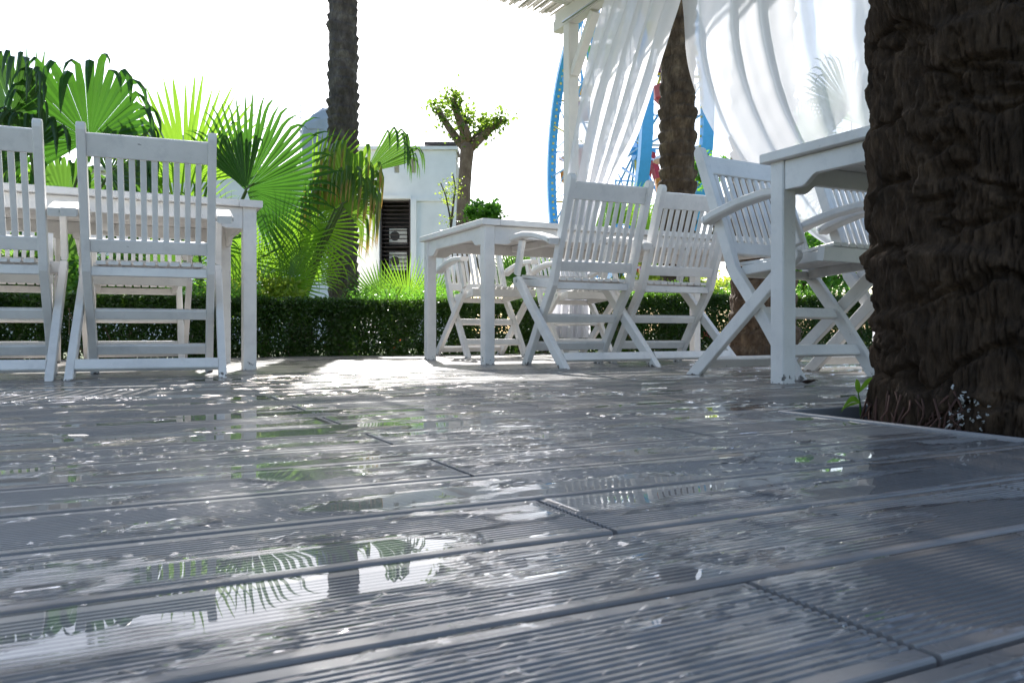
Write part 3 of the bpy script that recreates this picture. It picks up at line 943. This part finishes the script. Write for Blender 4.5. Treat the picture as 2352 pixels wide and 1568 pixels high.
def dry_leaf():
    c = at(1858, 884, 2.52); 
    root = thing('dry_leaf', 'small curled brown leaf lying on the deck by the right table foot', 'leaf', (c.x, c.y, .002), .5)
    vs, fs, n = [], [], 8
    for i in range(n + 1):
        t = i / n; w = .014 * math.sin(math.pi * min(1, t * .95 + .03)); z = .004 + .016 * abs(t - .4) ** 1.3
        vs += [(t * .06 - .03, -w, z + .012 * (w / .014)), (t * .06 - .03, 0, z), (t * .06 - .03, w, z + .010 * (w / .014))]
    for i in range(n):
        for j in (0, 1): fs.append((i * 3 + j, i * 3 + j + 1, i * 3 + j + 4, i * 3 + j + 3))
    mb = MB(); mb.add(vs, fs); mb.build('blade', M['root'], root, True)
    mb = MB(); mb.tube([(.03, 0, .015), (.045, .004, .012)], .0012, 5); mb.build('stalk', M['root'], root)
dry_leaf()

# ------------------------------------------------------------------ fan palms
def fan_frond(root, hub, axis, normal, R, mat, n=42, spread=210, split=.55, hinge=.62, droop=0.0, seed=0, cup=.0, petiole=None, wind=0.0):
    r = random.Random(seed)
    O = root.location
    axis = Vector(axis).normalized(); normal = Vector(normal)
    normal = (normal - axis * normal.dot(axis)).normalized(); side = axis.cross(normal)
    vs, fs, uvs = [], [], []
    dth = math.radians(spread) / n
    m = 11
    for i in range(n):
        th = (i + .5 - n / 2) * dth
        rel = abs(th) / (math.radians(spread) / 2)
        L = R * (1 - .25 * rel ** 2) * r.uniform(.93, 1.06)
        d = (axis * math.cos(th) + side * math.sin(th) + normal * (cup * rel + r.uniform(-.03, .03))).normalized()
        perp = (-axis * math.sin(th) + side * math.cos(th))
        hg = hinge * r.uniform(.88, 1.12); dr = droop * r.uniform(.45, 1.3)
        pos = Vector(hub); f0 = 0.0
        o = len(vs)
        sp = split * r.uniform(.9, 1.1)
        wj = L * sp * math.tan(dth / 2)
        for j in range(m + 1):
            f = .03 + .97 * (j / m) ** .92
            pos = pos + d * (L * (f - f0)); 
            if f > hg and dr > 0:
                d = (d + Vector((0, 0, -1)) * dr * (f - f0) * 13 + normal * dr * (f - f0) * 2.0).normalized()
            f0 = f
            hw = L * f * math.tan(dth / 2) * 1.01 if f < sp else wj * max(.02, 1 - ((f - sp) / (1 - sp)) ** 1.7) * .96
            t = (perp - d * perp.dot(d)).normalized(); nn = d.cross(t)
            if nn.dot(normal) < 0 and dr == 0: nn = -nn
            vs += [pos - t * hw, pos + nn * hw * .55, pos + t * hw]
            uvs += [(0, f), (.5, f), (1, f)]
        for j in range(m):
            for c in (0, 1):
                fs.append((o + j * 3 + c, o + j * 3 + c + 1, o + j * 3 + c + 4, o + j * 3 + c + 3))
    V_ = np.array([tuple(p - O) for p in vs])
    fo = link('frond', np_mesh('frond', V_, np.array(fs), M[mat], False, np.array(uvs, np.float32)), root)
    if petiole is not None:
        a, b = Vector(petiole) - O, Vector(hub) - O
        midp = a.lerp(b, .55) + Vector((0, 0, .10 * (b - a).length))
        mb = MB(); mb.tube([a, a.lerp(midp, .5) + Vector((0, 0, .05)), midp, b, b + axis * R * .10], [.022, .018, .014, .010, .004], 6)
        mb.build('petiole', M['petiole'], fo, True)
    return fo
def fan_palm(label, base, spec, group='fan palms in the garden', seed=0):
    """spec rows: x, y, d, image angle from upright, tilt to the camera, yaw, radius in px of the 2352 frame, material, spread, hinge, droop"""
    root = thing('fan_palm', label, 'fan palm', (base.x, base.y, -.16), 0, group)
    mb = MB(); mb.tube([(0, 0, 0), (0, 0, .25), (.02, 0, .62)], [.13, .12, .07], 10)
    mb.build('trunk', M['bark_far'], root)
    for k, (x, y, d, ang, tilt, yaw, Rp, mat, spread, hinge, droop) in enumerate(spec):
        a = math.radians(ang); tl = math.radians(tilt); yw = math.radians(yaw)
        axis = Vector((math.sin(a) * math.cos(tl), -math.sin(tl), math.cos(a) * math.cos(tl)))
        normal = Vector((math.sin(yw), -math.cos(yw), .15))
        fan_frond(root, at(x, y, d), axis, normal, Rp / F * d, mat, n=max(14, int(spread / (8 if droop >= .9 and mat != 'fan_dry' else 5.2))), spread=spread, split=.36 if mat == 'fan_bright' and y > 500 else .55, hinge=hinge, droop=droop,
                  seed=seed * 100 + k, cup=.10, petiole=Vector((base.x, base.y, .35)))
    return root
g0 = lambda x, d: Vector(((x - CX) / F * d, d, 0))
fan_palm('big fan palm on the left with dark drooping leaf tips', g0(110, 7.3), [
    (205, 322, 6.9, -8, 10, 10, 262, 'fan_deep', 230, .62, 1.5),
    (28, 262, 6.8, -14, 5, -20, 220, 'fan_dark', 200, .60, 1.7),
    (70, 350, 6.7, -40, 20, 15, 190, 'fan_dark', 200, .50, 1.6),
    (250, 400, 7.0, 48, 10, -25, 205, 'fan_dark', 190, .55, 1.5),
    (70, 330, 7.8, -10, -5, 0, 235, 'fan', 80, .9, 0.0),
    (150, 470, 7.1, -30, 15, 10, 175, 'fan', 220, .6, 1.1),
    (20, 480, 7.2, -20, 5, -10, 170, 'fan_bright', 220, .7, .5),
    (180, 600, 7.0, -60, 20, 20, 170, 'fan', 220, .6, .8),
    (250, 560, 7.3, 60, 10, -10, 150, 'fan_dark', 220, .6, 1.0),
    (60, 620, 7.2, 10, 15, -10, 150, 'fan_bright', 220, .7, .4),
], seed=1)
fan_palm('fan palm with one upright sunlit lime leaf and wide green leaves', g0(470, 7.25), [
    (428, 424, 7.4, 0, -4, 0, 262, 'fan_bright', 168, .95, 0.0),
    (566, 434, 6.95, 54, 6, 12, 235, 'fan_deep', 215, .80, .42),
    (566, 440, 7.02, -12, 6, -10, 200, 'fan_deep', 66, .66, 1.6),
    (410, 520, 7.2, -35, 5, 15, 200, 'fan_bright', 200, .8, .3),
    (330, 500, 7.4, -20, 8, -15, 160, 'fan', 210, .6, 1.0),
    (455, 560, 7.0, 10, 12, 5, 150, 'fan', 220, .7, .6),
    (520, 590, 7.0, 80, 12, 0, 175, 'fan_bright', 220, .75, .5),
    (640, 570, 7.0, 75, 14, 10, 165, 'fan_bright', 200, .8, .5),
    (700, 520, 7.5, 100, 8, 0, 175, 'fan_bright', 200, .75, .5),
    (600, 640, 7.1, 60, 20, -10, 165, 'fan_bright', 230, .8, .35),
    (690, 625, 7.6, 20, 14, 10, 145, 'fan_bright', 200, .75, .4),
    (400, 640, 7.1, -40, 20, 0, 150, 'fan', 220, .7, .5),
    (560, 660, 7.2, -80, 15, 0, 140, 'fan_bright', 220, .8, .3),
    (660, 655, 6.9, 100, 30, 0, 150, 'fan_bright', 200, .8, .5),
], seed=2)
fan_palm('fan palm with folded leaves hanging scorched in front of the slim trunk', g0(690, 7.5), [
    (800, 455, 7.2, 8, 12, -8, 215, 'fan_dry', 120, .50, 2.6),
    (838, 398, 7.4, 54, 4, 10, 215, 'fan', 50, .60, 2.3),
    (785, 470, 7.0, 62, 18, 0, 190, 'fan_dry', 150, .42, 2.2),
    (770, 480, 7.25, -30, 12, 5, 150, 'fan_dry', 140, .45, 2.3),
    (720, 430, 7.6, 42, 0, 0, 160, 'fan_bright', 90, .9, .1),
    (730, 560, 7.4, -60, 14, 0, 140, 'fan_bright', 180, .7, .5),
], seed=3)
fan_palm('small lime fan palm at the hedge in front of the white building', g0(912, 8.6), [
    (880, 700, 8.5, -26, 8, 10, 100, 'fan', 190, .95, 0.0),
    (935, 698, 8.3, 8, 4, -8, 118, 'fan_bright', 200, .95, 0.0),
    (990, 706, 8.6, 25, 6, 0, 95, 'fan', 190, .95, .05),
    (910, 716, 8.2, -55, 16, 0, 80, 'fan_bright', 190, .9, .1),
], seed=4)
fan_palm('small dark fan palm seen under the middle white table', g0(1200, 7.9), [
    (1212, 640, 7.9, 10, 8, 10, 95, 'fan', 200, .8, .3),
    (1180, 650, 8.0, -35, 10, -10, 90, 'fan_dark', 200, .7, .6),
    (1240, 660, 7.8, 50, 12, 0, 90, 'fan', 200, .7, .5),
], seed=5)
fan_palm('fan palm below the ferris wheel behind the middle chairs', g0(1420, 9.0), [
    (1395, 520, 9.0, -25, 6, 10, 95, 'fan', 200, .8, .3),
    (1440, 515, 9.0, 15, 6, -10, 100, 'fan_bright', 200, .8, .2),
    (1480, 545, 9.1, 55, 8, 0, 95, 'fan', 200, .75, .5),
    (1420, 600, 8.9, -10, 12, 0, 95, 'fan_dark', 220, .7, .5),
    (1500, 610, 8.9, 40, 12, 0, 90, 'fan', 220, .7, .5),
], seed=6)
fan_palm('fan palm seen as a faint shadow through the right curtain', g0(1960, 10.0), [
    (1955, 250, 10.0, -42, 6, 10, 150, 'fan_dark', 190, .75, .7),
    (2000, 300, 10.0, 30, 6, -10, 150, 'fan', 190, .75, .7),
    (1840, 330, 10.2, -10, 6, -10, 120, 'fan', 200, .8, .5),
    (1930, 420, 10.0, -50, 8, 0, 140, 'fan_dark', 200, .75, .5),
], seed=7)

# ------------------------------------------------------------------ other trees and bushes
def pruned_tree():
    D = 14.0; b = g0(1064, D)
    root = thing('pruned_tree', 'bare pruned tree with a few stubby limbs and fresh leaf tufts', 'tree', (b.x, b.y, -.16))
    O = root.location
    W = lambda x, y, dy=0.0: at(x, y, D + dy) - O
    mb = MB(); mb.tube([(0, 0, 0), W(1063, 520), W(1066, 440), W(1070, 380), W(1073, 345), W(1075, 330)], [.15, .125, .115, .115, .125, .12], 10)
    mb.build('trunk', M['bark_tree'], root, True)
    limbs = [([(1072, 345), (1052, 322), (1030, 292), (1012, 262), (1003, 248)], .3), ([(1072, 340), (1064, 300), (1050, 262), (1042, 238), (1041, 226)], -.2),
             ([(1074, 340), (1067, 305), (1068, 285), (1075, 272)], .2), ([(1078, 342), (1100, 322), (1122, 300), (1142, 283), (1152, 277)], -.1),
             ([(1080, 338), (1096, 312), (1112, 296), (1120, 286)], .4), ([(1072, 330), (1075, 310), (1070, 288)], -.4)]
    pts_leaf = []
    r = np.random.default_rng(3)
    for pl, dy in limbs:
        P = [W(x, y, dy * k / 3) for k, (x, y) in enumerate(pl)]
        mb = MB(); mb.tube(P, [.085 - .045 * k / (len(P) - 1) for k in range(len(P))], 8); mb.build('limb', M['bark_tree'], root, True)
        for k in range(1, len(P) - 1):
            for j in range(1 + 2 * k):
                c = P[k].lerp(P[k + 1], r.random())
                m = r.integers(10, 30); s = r.uniform(.06, .13)
                pts_leaf.append(np.array(c) + np.array([0, 0, .04]) + r.normal(0, 1, (m, 3)) * s)
    P = np.concatenate(pts_leaf)
    vs, tr = leaf_cloud(P, .085, .1, r, .7)
    stuff(link('foliage', np_mesh('foliage', vs, tr, M['tree_leaf'], False, tris=True), root))
pruned_tree()
def bush(label, x, y, D, w, h, n, leaf, mat, seed, name='bush', group=None, stemc='twig'):
    """a bush standing on the garden ground with its crown centred at the pixel column x, crown top h px tall"""
    r = np.random.default_rng(seed)
    b = g0(x, D)
    root = thing(name, label, name, (b.x, b.y, -.16), 0, group)
    c = np.array(at(x, y, D) - root.location); sx, sz = w / F * D, h / F * D
    nc = max(7, int(n / 90)); P = []
    for k in range(nc):
        a = r.normal(0, 1, 3); a /= np.linalg.norm(a); a *= r.uniform(.35, 1.0) if n > 1000 else r.uniform(.5, 1.35)
        cc = c + a * np.array([sx, sx * .8, sz])
        P.append(cc + r.normal(0, 1, (n // nc, 3)) * np.array([sx, sx, sz]) * r.uniform(.14, .26))
    P = np.concatenate(P); P = P[P[:, 2] > .02]
    vs, tr = leaf_cloud(P, leaf, .25, r, .6)
    stuff(link('foliage', np_mesh('foliage', vs, tr, M[mat], False, tris=True), root))
    mb = MB()
    for k in range(6):
        e = c + r.normal(0, .4, 3) * np.array([sx, sx, sz])
        mb.tube([(r.normal(0, .03), r.normal(0, .03), 0), tuple(c * .5), tuple(e)], [.03, .02, .006], 5)
    mb.build('stem', M[stemc], root)
    return root
bush('round bright green bush beside the pruned tree trunk', 1110, 492, 12.0, 44, 34, 800, .10, 'bush_leaf', 1)
bush('leafy lime bush between the left chairs and the trunk', 610, 672, 6.9, 120, 28, 1500, .055, 'lime_leaf', 2)
bush('shaded leafy bush behind the left table', 300, 655, 7.2, 150, 60, 3600, .06, 'bush_leaf', 3)
bush('dark leafy bush at the far left behind the chairs', 40, 650, 7.0, 120, 70, 3200, .06, 'hedge', 4)
bush('fresh green bush behind the right end of the hedge', 1560, 665, 8.6, 150, 40, 3000, .055, 'lime_leaf', 5)
bush('tall green bush behind the palm trunk on the right', 1870, 600, 9.0, 120, 90, 3600, .07, 'bush_leaf', 6)
bush('green bush glimpsed past the right chair top', 1640, 388, 14.0, 38, 34, 700, .10, 'bush_leaf', 8)
def sapling():
    D = 11.0; b = g0(1040, D); r = np.random.default_rng(8)
    root = thing('sapling', 'thin sapling with small lime leaves before the white building', 'sapling', (b.x, b.y, -.16))
    O = root.location; W = lambda x, y: at(x, y, D) - O
    P = []
    for pl in ([(1038, 700), (1038, 560), (1034, 500), (1024, 450), (1012, 420)], [(1036, 520), (1042, 460), (1046, 430), (1040, 400)]):
        Q = [W(x, y) for x, y in pl]
        mb = MB(); mb.tube(Q, [.018 - .012 * k / len(Q) for k in range(len(Q))], 6); mb.build('stem', M['twig'], root)
        for k in range(1, len(Q) - 1):
            for j in range(9):
                c = Q[k].lerp(Q[k + 1], r.random()); dr = np.array([r.normal(), r.normal(), r.normal() * .3 + .1]); dr /= np.linalg.norm(dr)
                for q in range(7): P.append(np.array(c) + dr * (.02 + .022 * q) + r.normal(0, .006, 3))
    vs, tr = leaf_cloud(np.array(P), .04, .1, r, .6)
    stuff(link('foliage', np_mesh('foliage', vs, tr, M['lime_leaf'], False, tris=True), root))
sapling()
# ------------------------------------------------------------------ pavilion and its curtains
PU, PVF, PVN = 3.40, 5.66, 2.45          # post line, far post, near post
def build_pavilion():
    root = thing('pavilion', 'white timber pavilion with reed roof over the right tables', 'pavilion', uv(PU, PVF), 0)
    O = root.location
    def part(mb, name, mat='pergola'):
        mb.v = [(p[0] - O.x, p[1] - O.y, p[2] - O.z) for p in mb.v]
        return mb.build(name, M[mat], root)
    SL = -.08
    zroof = lambda u: 2.84 + SL * (u - PU)
    for u, top in ((PU, 2.68), (PU - 4.2, 2.68 - SL * 4.2)):
        for v in (PVF, PVN):
            mb = MB(); mb.beam(uv(u, v, 0), uv(u, v, top - .003), .095, .095, V, .006); part(mb, 'post')
            for s in ((-1,) if v == PVF else (1,)):
                mb = MB(); mb.beam(uv(u, v + s * .05, top - .42), uv(u, v + s * .36, top - .02), .06, .07, U, .004); part(mb, 'brace')
        # beam with its end cut to a step
        mb = MB()
        poly = [(PVN - .3, top), (PVF + .22, top), (PVF + .22, top + .075), (PVF + .19, top + .10), (PVF + .19, top + .15), (PVN - .3, top + .15)]
        mb.prism(poly, u - .045, u + .045, .004, lambda p: uv(p.x, p.y, p.z)); part(mb, 'beam')
    k = 0
    v = PVF - .02
    while v > PVN - .3:
        a, b = PU - 4.5, PU + .24
        mb = MB(); mb.beam(uv(a, v, zroof(a) + .028), uv(b, v, zroof(b) + .028), .06, .08, (0, 0, 1), .005); part(mb, 'rafter')
        v -= .62
    for u in (PU - 4.2, PU - 2.8, PU - 1.4, PU - .35, PU + .18):
        mb = MB(); mb.beam(uv(u, PVN - .45, zroof(u) + .083), uv(u, PVF + .34, zroof(u) + .083), .05, .028); part(mb, 'batten')
    mb = MB(); r = random.Random(2)
    n = 340
    for i in range(n):
        u = PU - 4.6 + 4.88 * i / n
        z = zroof(u) + .108 + r.uniform(-.004, .006) + .012 * math.sin(i * .9)
        e = PVF + .46 + r.uniform(-.05, .06)
        mb.tube([uv(u, PVN - .5, z), uv(u + r.uniform(-.01, .01), e, z + r.uniform(-.01, .01))], .0095, 5)
    stuff(part(mb, 'reed_mat', 'reed'))
    mb = MB(); 
    mb.tube([uv(PU - .075, PVN, 2.69), uv(PU - .075, PVF, 2.69)], .011, 8); part(mb, 'curtain_rod', 'steel')
build_pavilion()

def on_plane(x, y, off=-.075):
    """the point of the curtain plane (through the post line) seen at a pixel of the 2352 frame"""
    rr = (x - CX) / F
    u = PU + off
    # X = u cos - v sin, Y = u sin + v cos, X = rr Y
    v = (u * math.cos(PHI) - rr * u * math.sin(PHI)) / (math.sin(PHI) + rr * math.cos(PHI))
    p = uv(u, v)
    return Vector((p.x, p.y, CH + (HY - y) / F * p.y))
def resample(pts, n):
    P = np.array([tuple(p) for p in pts]); 
    # smooth through the points with Catmull-Rom
    out = []
    m = len(P)
    for i in range(m - 1):
        p0, p1, p2, p3 = P[max(i - 1, 0)], P[i], P[i + 1], P[min(i + 2, m - 1)]
        for t in np.linspace(0, 1, 30, endpoint=False):
            out.append(.5 * ((2 * p1) + (-p0 + p2) * t + (2 * p0 - 5 * p1 + 4 * p2 - p3) * t ** 2 + (-p0 + 3 * p1 - 3 * p2 + p3) * t ** 3))
    out.append(P[-1]); out = np.array(out)
    d = np.r_[0, np.cumsum(np.linalg.norm(np.diff(out, axis=0), axis=1))]; d /= d[-1]
    t = np.linspace(0, 1, n)
    return np.stack([np.interp(t, d, out[:, k]) for k in range(3)], 1)
def curtain(label, left, right, nf, amp, seed, sag=0.0, ns=200, nt=150, thin=None):
    A, B = resample(left, nt), resample(right, nt)
    s = np.linspace(0, 1, ns)
    S, T = np.meshgrid(s, np.linspace(0, 1, nt), indexing='xy')
    P = A[:, None, :] * (1 - S[..., None]) + B[:, None, :] * S[..., None]
    width = np.linalg.norm(A - B, axis=1)[:, None]
    P[..., 2] -= sag * np.sin(np.pi * S) * T
    ph = nf * S + .40 * (fbm(S * 2.5, T * 1.4, 0, seed, 2) - .5) * 2 + .5 * (fbm(S * 2, T * 1.1, 3, seed + 2, 2) - .5)
    prof = np.sin(2 * np.pi * ph) + .25 * np.sin(4.3 * np.pi * ph + 1.3)
    am = amp * (.35 + 1.1 * fbm(S * 5, T * 1.6, 0, seed + 4, 2))
    wr = (fbm(S * 9, T * 14 + S * 6, 0, seed + 6, 2) - .5) * .010
    off = am * prof + wr
    # sideways sway so folds lean over each other
    side = .35 * am * np.cos(2 * np.pi * ph)
    P = P + off[..., None] * np.array([U.x, U.y, 0]) + side[..., None] * np.array([V.x, V.y, 0])
    o0 = Vector(P.reshape(-1, 3).mean(0)); o0.z = 2.69
    me = np_mesh('curtain', P.reshape(-1, 3) - np.array(o0), grid_quads(nt, ns), M['curtain'])
    a = me.attributes.new('thin', 'FLOAT', 'POINT'); a.data.foreach_set('value', np.ascontiguousarray(thin(S, T), np.float32).ravel())   # single layer or gathered cloth
    o = link('curtain', me); o.location = o0
    return tag(o, label, 'curtain', 'sheer curtains of the pavilion')
op = on_plane
curtain('sheer white curtain drawn to the left pavilion post, ferris wheel showing through',
        [op(1400, -8), op(1372, 80), op(1340, 180), op(1312, 300), at(1298, 420, 6.45), at(1292, 520, 6.42), at(1278, 650, 6.40), at(1270, 776, 6.40)],
        [op(1572, -60), op(1556, 0), op(1528, 90), op(1496, 200), op(1456, 320), at(1408, 420, 6.2), at(1362, 530, 6.3), at(1352, 660, 6.35), at(1354, 776, 6.35)], 5, .045, 5, thin=lambda S, T: .7 * sstep(.58, .72, vnoise(S * 8 + .8 * T, T * 2.2, 0, 9)) * sstep(.9, .7, S) * sstep(.02, .15, T) * sstep(.75, .5, T))
curtain('sheer white curtain swept to the right behind the right table, trunk shadow in it',
        [op(1550, -112), op(1556, -60), op(1567, 0), op(1580, 150), op(1620, 270), op(1668, 350), op(1745, 440), op(1860, 540), op(1990, 620), op(2005, 700), op(2005, 820)],
        [op(2128, -480), op(2120, -250), op(2110, 0), op(2098, 200), op(2085, 400), op(2070, 560), op(2055, 640), op(2055, 720), op(2060, 820)], 6, .022, 25, 0.0, 300, 200, thin=lambda S, T: np.clip(.42 * sstep(.42, .56, S) * sstep(.40, .62, vnoise(S * 9 + 3, T * .8, 0, 14)) + .8 * sstep(.10, .03, S) * sstep(.7, .4, T) + .25 * sstep(.4, .6, vnoise(S * 6, T, 0, 15)), 0, 1))

# ------------------------------------------------------------------ tables
def make_table(label, leg, du, dv, L=2.15, W=.93):
    """leg: ground point of one corner leg; du, dv: the way the table extends from it along the boards and across them"""
    ins = .052
    c = Vector(leg) + U * du * (L / 2 - ins) + V * dv * (W / 2 - ins)
    root = thing('garden_table', label, 'table', (c.x, c.y, 0), PHI, 'white wooden tables')
    P = M['paint']; H = .75
    lw = .058
    for a in (-1, 1):
        for b in (-1, 1):
            x, y = a * (L / 2 - ins), b * (W / 2 - ins)
            mb = MB(); mb.beam((x, y, 0), (x, y, H - .0305), lw, lw, (0, 1, 0), .004); mb.build('leg', P, root)
    n = 7; ew = .10
    bw = (W - .004 * (n - 1)) / n
    for k in range(n):
        y = -W / 2 + bw / 2 + k * (bw + .004)
        mb = MB(); mb.beam((-L / 2 + ew + .002, y, H - .015), (L / 2 - ew - .002, y, H - .015), bw, .03, (0, 0, 1), .003); mb.build('top_board', P, root)
    for a in (-1, 1):
        x = a * (L / 2 - ew / 2)
        mb = MB(); mb.beam((x, -W / 2, H - .015), (x, W / 2, H - .015), ew, .031, (0, 0, 1), .003); mb.build('end_board', P, root)
    def apron_poly(half):
        z1, z0, zm = H - .031, H - .125, H - .092
        p = [(-half, z1), (-half, z0), (-half + .07, z0)]
        p += [(-half + .07 + .06 * t, z0 + (zm - z0) * (t * t * (3 - 2 * t))) for t in (.2, .4, .6, .8, 1)]
        q = [(-a, z) for a, z in reversed(p)]
        return p + q
    for b in (-1, 1):
        y = b * (W / 2 - ins + .012)
        mb = MB(); mb.prism(apron_poly(L / 2 - ins - lw / 2 - .0005), y - .011, y + .011, .002, lambda p: Vector((p.y, p.x, p.z))); mb.build('apron', P, root)
    for a in (-1, 1):
        x = a * (L / 2 - ins + .012)
        mb = MB(); mb.prism(apron_poly(W / 2 - ins - lw / 2 - .0005), x - .011, x + .011, .002, lambda p: Vector((p.x, p.y, p.z))); mb.build('apron', P, root)
    for x in (-.45, .45):
        mb = MB(); mb.beam((x, -W / 2 + .066, H - .052), (x, W / 2 - .066, H - .052), .05, .04, (0, 0, 1), .003); mb.build('cross_bearer', P, root)
    return root
make_table('white wooden table on the left behind the two chair backs', (-1.176, 3.60, 0), -1, 1)
make_table('white wooden table in the middle with its corner towards the camera', (-.127, 4.18, 0), 1, 1)
make_table('white wooden table on the right, cut off by the dark palm trunk', (.885, 2.63, 0), 1, -1)

# ------------------------------------------------------------------ folding armchairs
def offset_poly(pts, w, round_end=True):
    P = [Vector(p) for p in pts]; n = len(P); Lf, Rt = [], []
    for i, p in enumerate(P):
        d0 = (P[i] - P[i - 1]).normalized() if i else None
        d1 = (P[i + 1] - P[i]).normalized() if i < n - 1 else None
        d = ((d0 or d1) + (d1 or d0)).normalized(); nn = Vector((-d.y, d.x))
        k = 1 / max(.6, nn.dot(Vector((-(d1 or d0).y, (d1 or d0).x))))
        Lf.append(p + nn * w / 2 * k); Rt.append(p - nn * w / 2 * k)
    cap = []
    if round_end:
        d = (P[-1] - P[-2]).normalized(); nn = Vector((-d.y, d.x))
        cap = [P[-1] + nn * (w / 2) * math.cos(t) + d * (w / 2) * math.sin(t) for t in (math.pi * k / 6 for k in range(1, 6))]
    return [tuple(p) for p in Lf + cap + Rt[::-1]]
def cut_foot(poly, z=0.0):
    """trim the profile flat at the floor"""
    out = []
    for i in range(len(poly)):
        a, b = poly[i], poly[(i + 1) % len(poly)]
        if a[1] >= z: out.append(a)
        if (a[1] - z) * (b[1] - z) < 0:
            t = (z - a[1]) / (b[1] - a[1]); out.append((a[0] + (b[0] - a[0]) * t, z))
    return out
def chair_parts():
    L = []
    P = M['paint']
    add = lambda name, mb, mat=P: L.append((name, mb.mesh(name, mat)))
    bend = (-.085, .42); top = (-.255, .875); foot = (.235, -.02)
    py = lambda z: bend[0] + (top[0] - bend[0]) * (z - bend[1]) / (top[1] - bend[1]) if z > bend[1] else foot[0] + (bend[0] - foot[0]) * (z - foot[1]) / (bend[1] - foot[1])
    updir = Vector((0, top[0] - bend[0], top[1] - bend[1])).normalized()
    fdir = Vector((0, -updir.z, updir.y))
    for s in (-1, 1):
        mb = MB(); poly = cut_foot(offset_poly([foot, (.07, .215), (bend[0] + .01, bend[1] - .02), (bend[0] - .012, bend[1] + .04), top], .046))
        mb.prism(poly, s * .214 - .015, s * .214 + .015, .003); add('back_post', mb)
        mb = MB(); poly = cut_foot(offset_poly([(-.285, -.03), (.235, .43)], .048)); mb.prism(poly, s * .250 - .014, s * .250 + .014, .003); add('rear_leg', mb)
        # arm, gently bowed
        arm = [(-.175, .592), (-.12, .612), (0, .640), (.12, .655), (.22, .653), (.27, .648)]
        mb = MB(); poly = offset_poly(arm, .030, False); xa = (.2325, .2905); 
        mb.prism(poly, min(s * xa[0], s * xa[1]), max(s * xa[0], s * xa[1]), .006); add('armrest', mb)
        mb = MB(); poly = offset_poly([(.250, .462), (.185, .636)], .040, False); mb.prism(poly, s * .252 - .012, s * .252 + .012, .003); add('arm_support', mb)
        for (yy, zz) in ((-.165, .597), (.233, .43)):
            mb = MB(); x = s * (.2925 if zz > .5 else .2655); mb.tube([(x - s * .004, yy, zz), (x, yy, zz)], .0075, 10); add('bolt', mb, M['steel'])
    def cross(name, y, z, w, h, half, up):
        mb = MB(); mb.beam((-half, y, z), (half, y, z), w, h, up, .003); add(name, mb)
    c = Vector((0, py(.825), .825)); cross('top_rail', c.y, c.z, .022, .082, .1985, updir)
    cross('lower_rail', py(.485), .485, .022, .050, .1985, updir)
    for k in range(10):
        x = (k - 4.5) * .0373
        a, b = .509, .785
        mb = MB(); mb.beam((x, py(a), a), (x, py(b), b), .0205, .013, fdir, .0025); add('back_slat', mb)
    cross('stretcher', py(.238), .238, .022, .040, .1985, Vector((0, -.5, 1)))
    cross('stretcher', py(.100), .100, .022, .042, .1985, Vector((0, -.5, 1)))
    cross('rear_stretcher', -.2175, .050, .022, .044, .2355, Vector((0, .8, 1)))
    cross('seat_rail', -.07, .392, .030, .034, .1985, (0, 0, 1))
    cross('seat_rail', .325, .430, .026, .050, .232, (0, .15, 1))
    for s in (-1, 1):
        mb = MB(); mb.beam((s * .186, -.052, .398), (s * .186, .311, .428), .022, .036, (0, 0, 1), .003); add('seat_rail', mb)
    for k in range(9):
        x = (k - 4) * .0418
        mb = MB(); mb.beam((x, -.085, .4245), (x, .10, .431), .034, .014, (0, 0, 1), .003); mb.beam((x, .10, .431), (x, .338, .463), .034, .014, (0, 0, 1), .003)
        add('seat_slat', mb)
    return L
CHAIR = chair_parts()
def chair(label, x, y, deg):
    root = thing('folding_chair', label, 'chair', (x, y, 0), math.radians(deg), 'white folding armchairs')
    for name, me in CHAIR: link(name, me, root)
    return root
chair('white folding chair at the left table, its whole back towards the camera', -1.395, 3.115, 22)
chair('white folding chair at the left edge of the photo, partly cut off', -1.925, 2.905, 24)
chair('white folding chair facing the camera across the left table, seen between its slats', -2.03, 4.36, 205)
chair('white folding chair facing the camera behind the cut off left chair', -2.60, 4.10, 209)
chair('white folding chair at the middle table, nearest one with its back to the camera', .36, 4.02, 25)
chair('white folding chair with back turned, right one of two at the middle table', .835, 4.31, 24)
chair('white folding chair facing the camera at the left end behind the middle table', -.20, 5.62, 207)
chair('white folding chair facing the camera behind the middle table beside the curtain tail', .44, 5.98, 207)
chair('white folding chair beside the right table leg, seen from its side', 1.06, 3.08, 211)
chair('white folding chair at the right table half hidden by the dark palm trunk', 1.62, 3.36, 207)
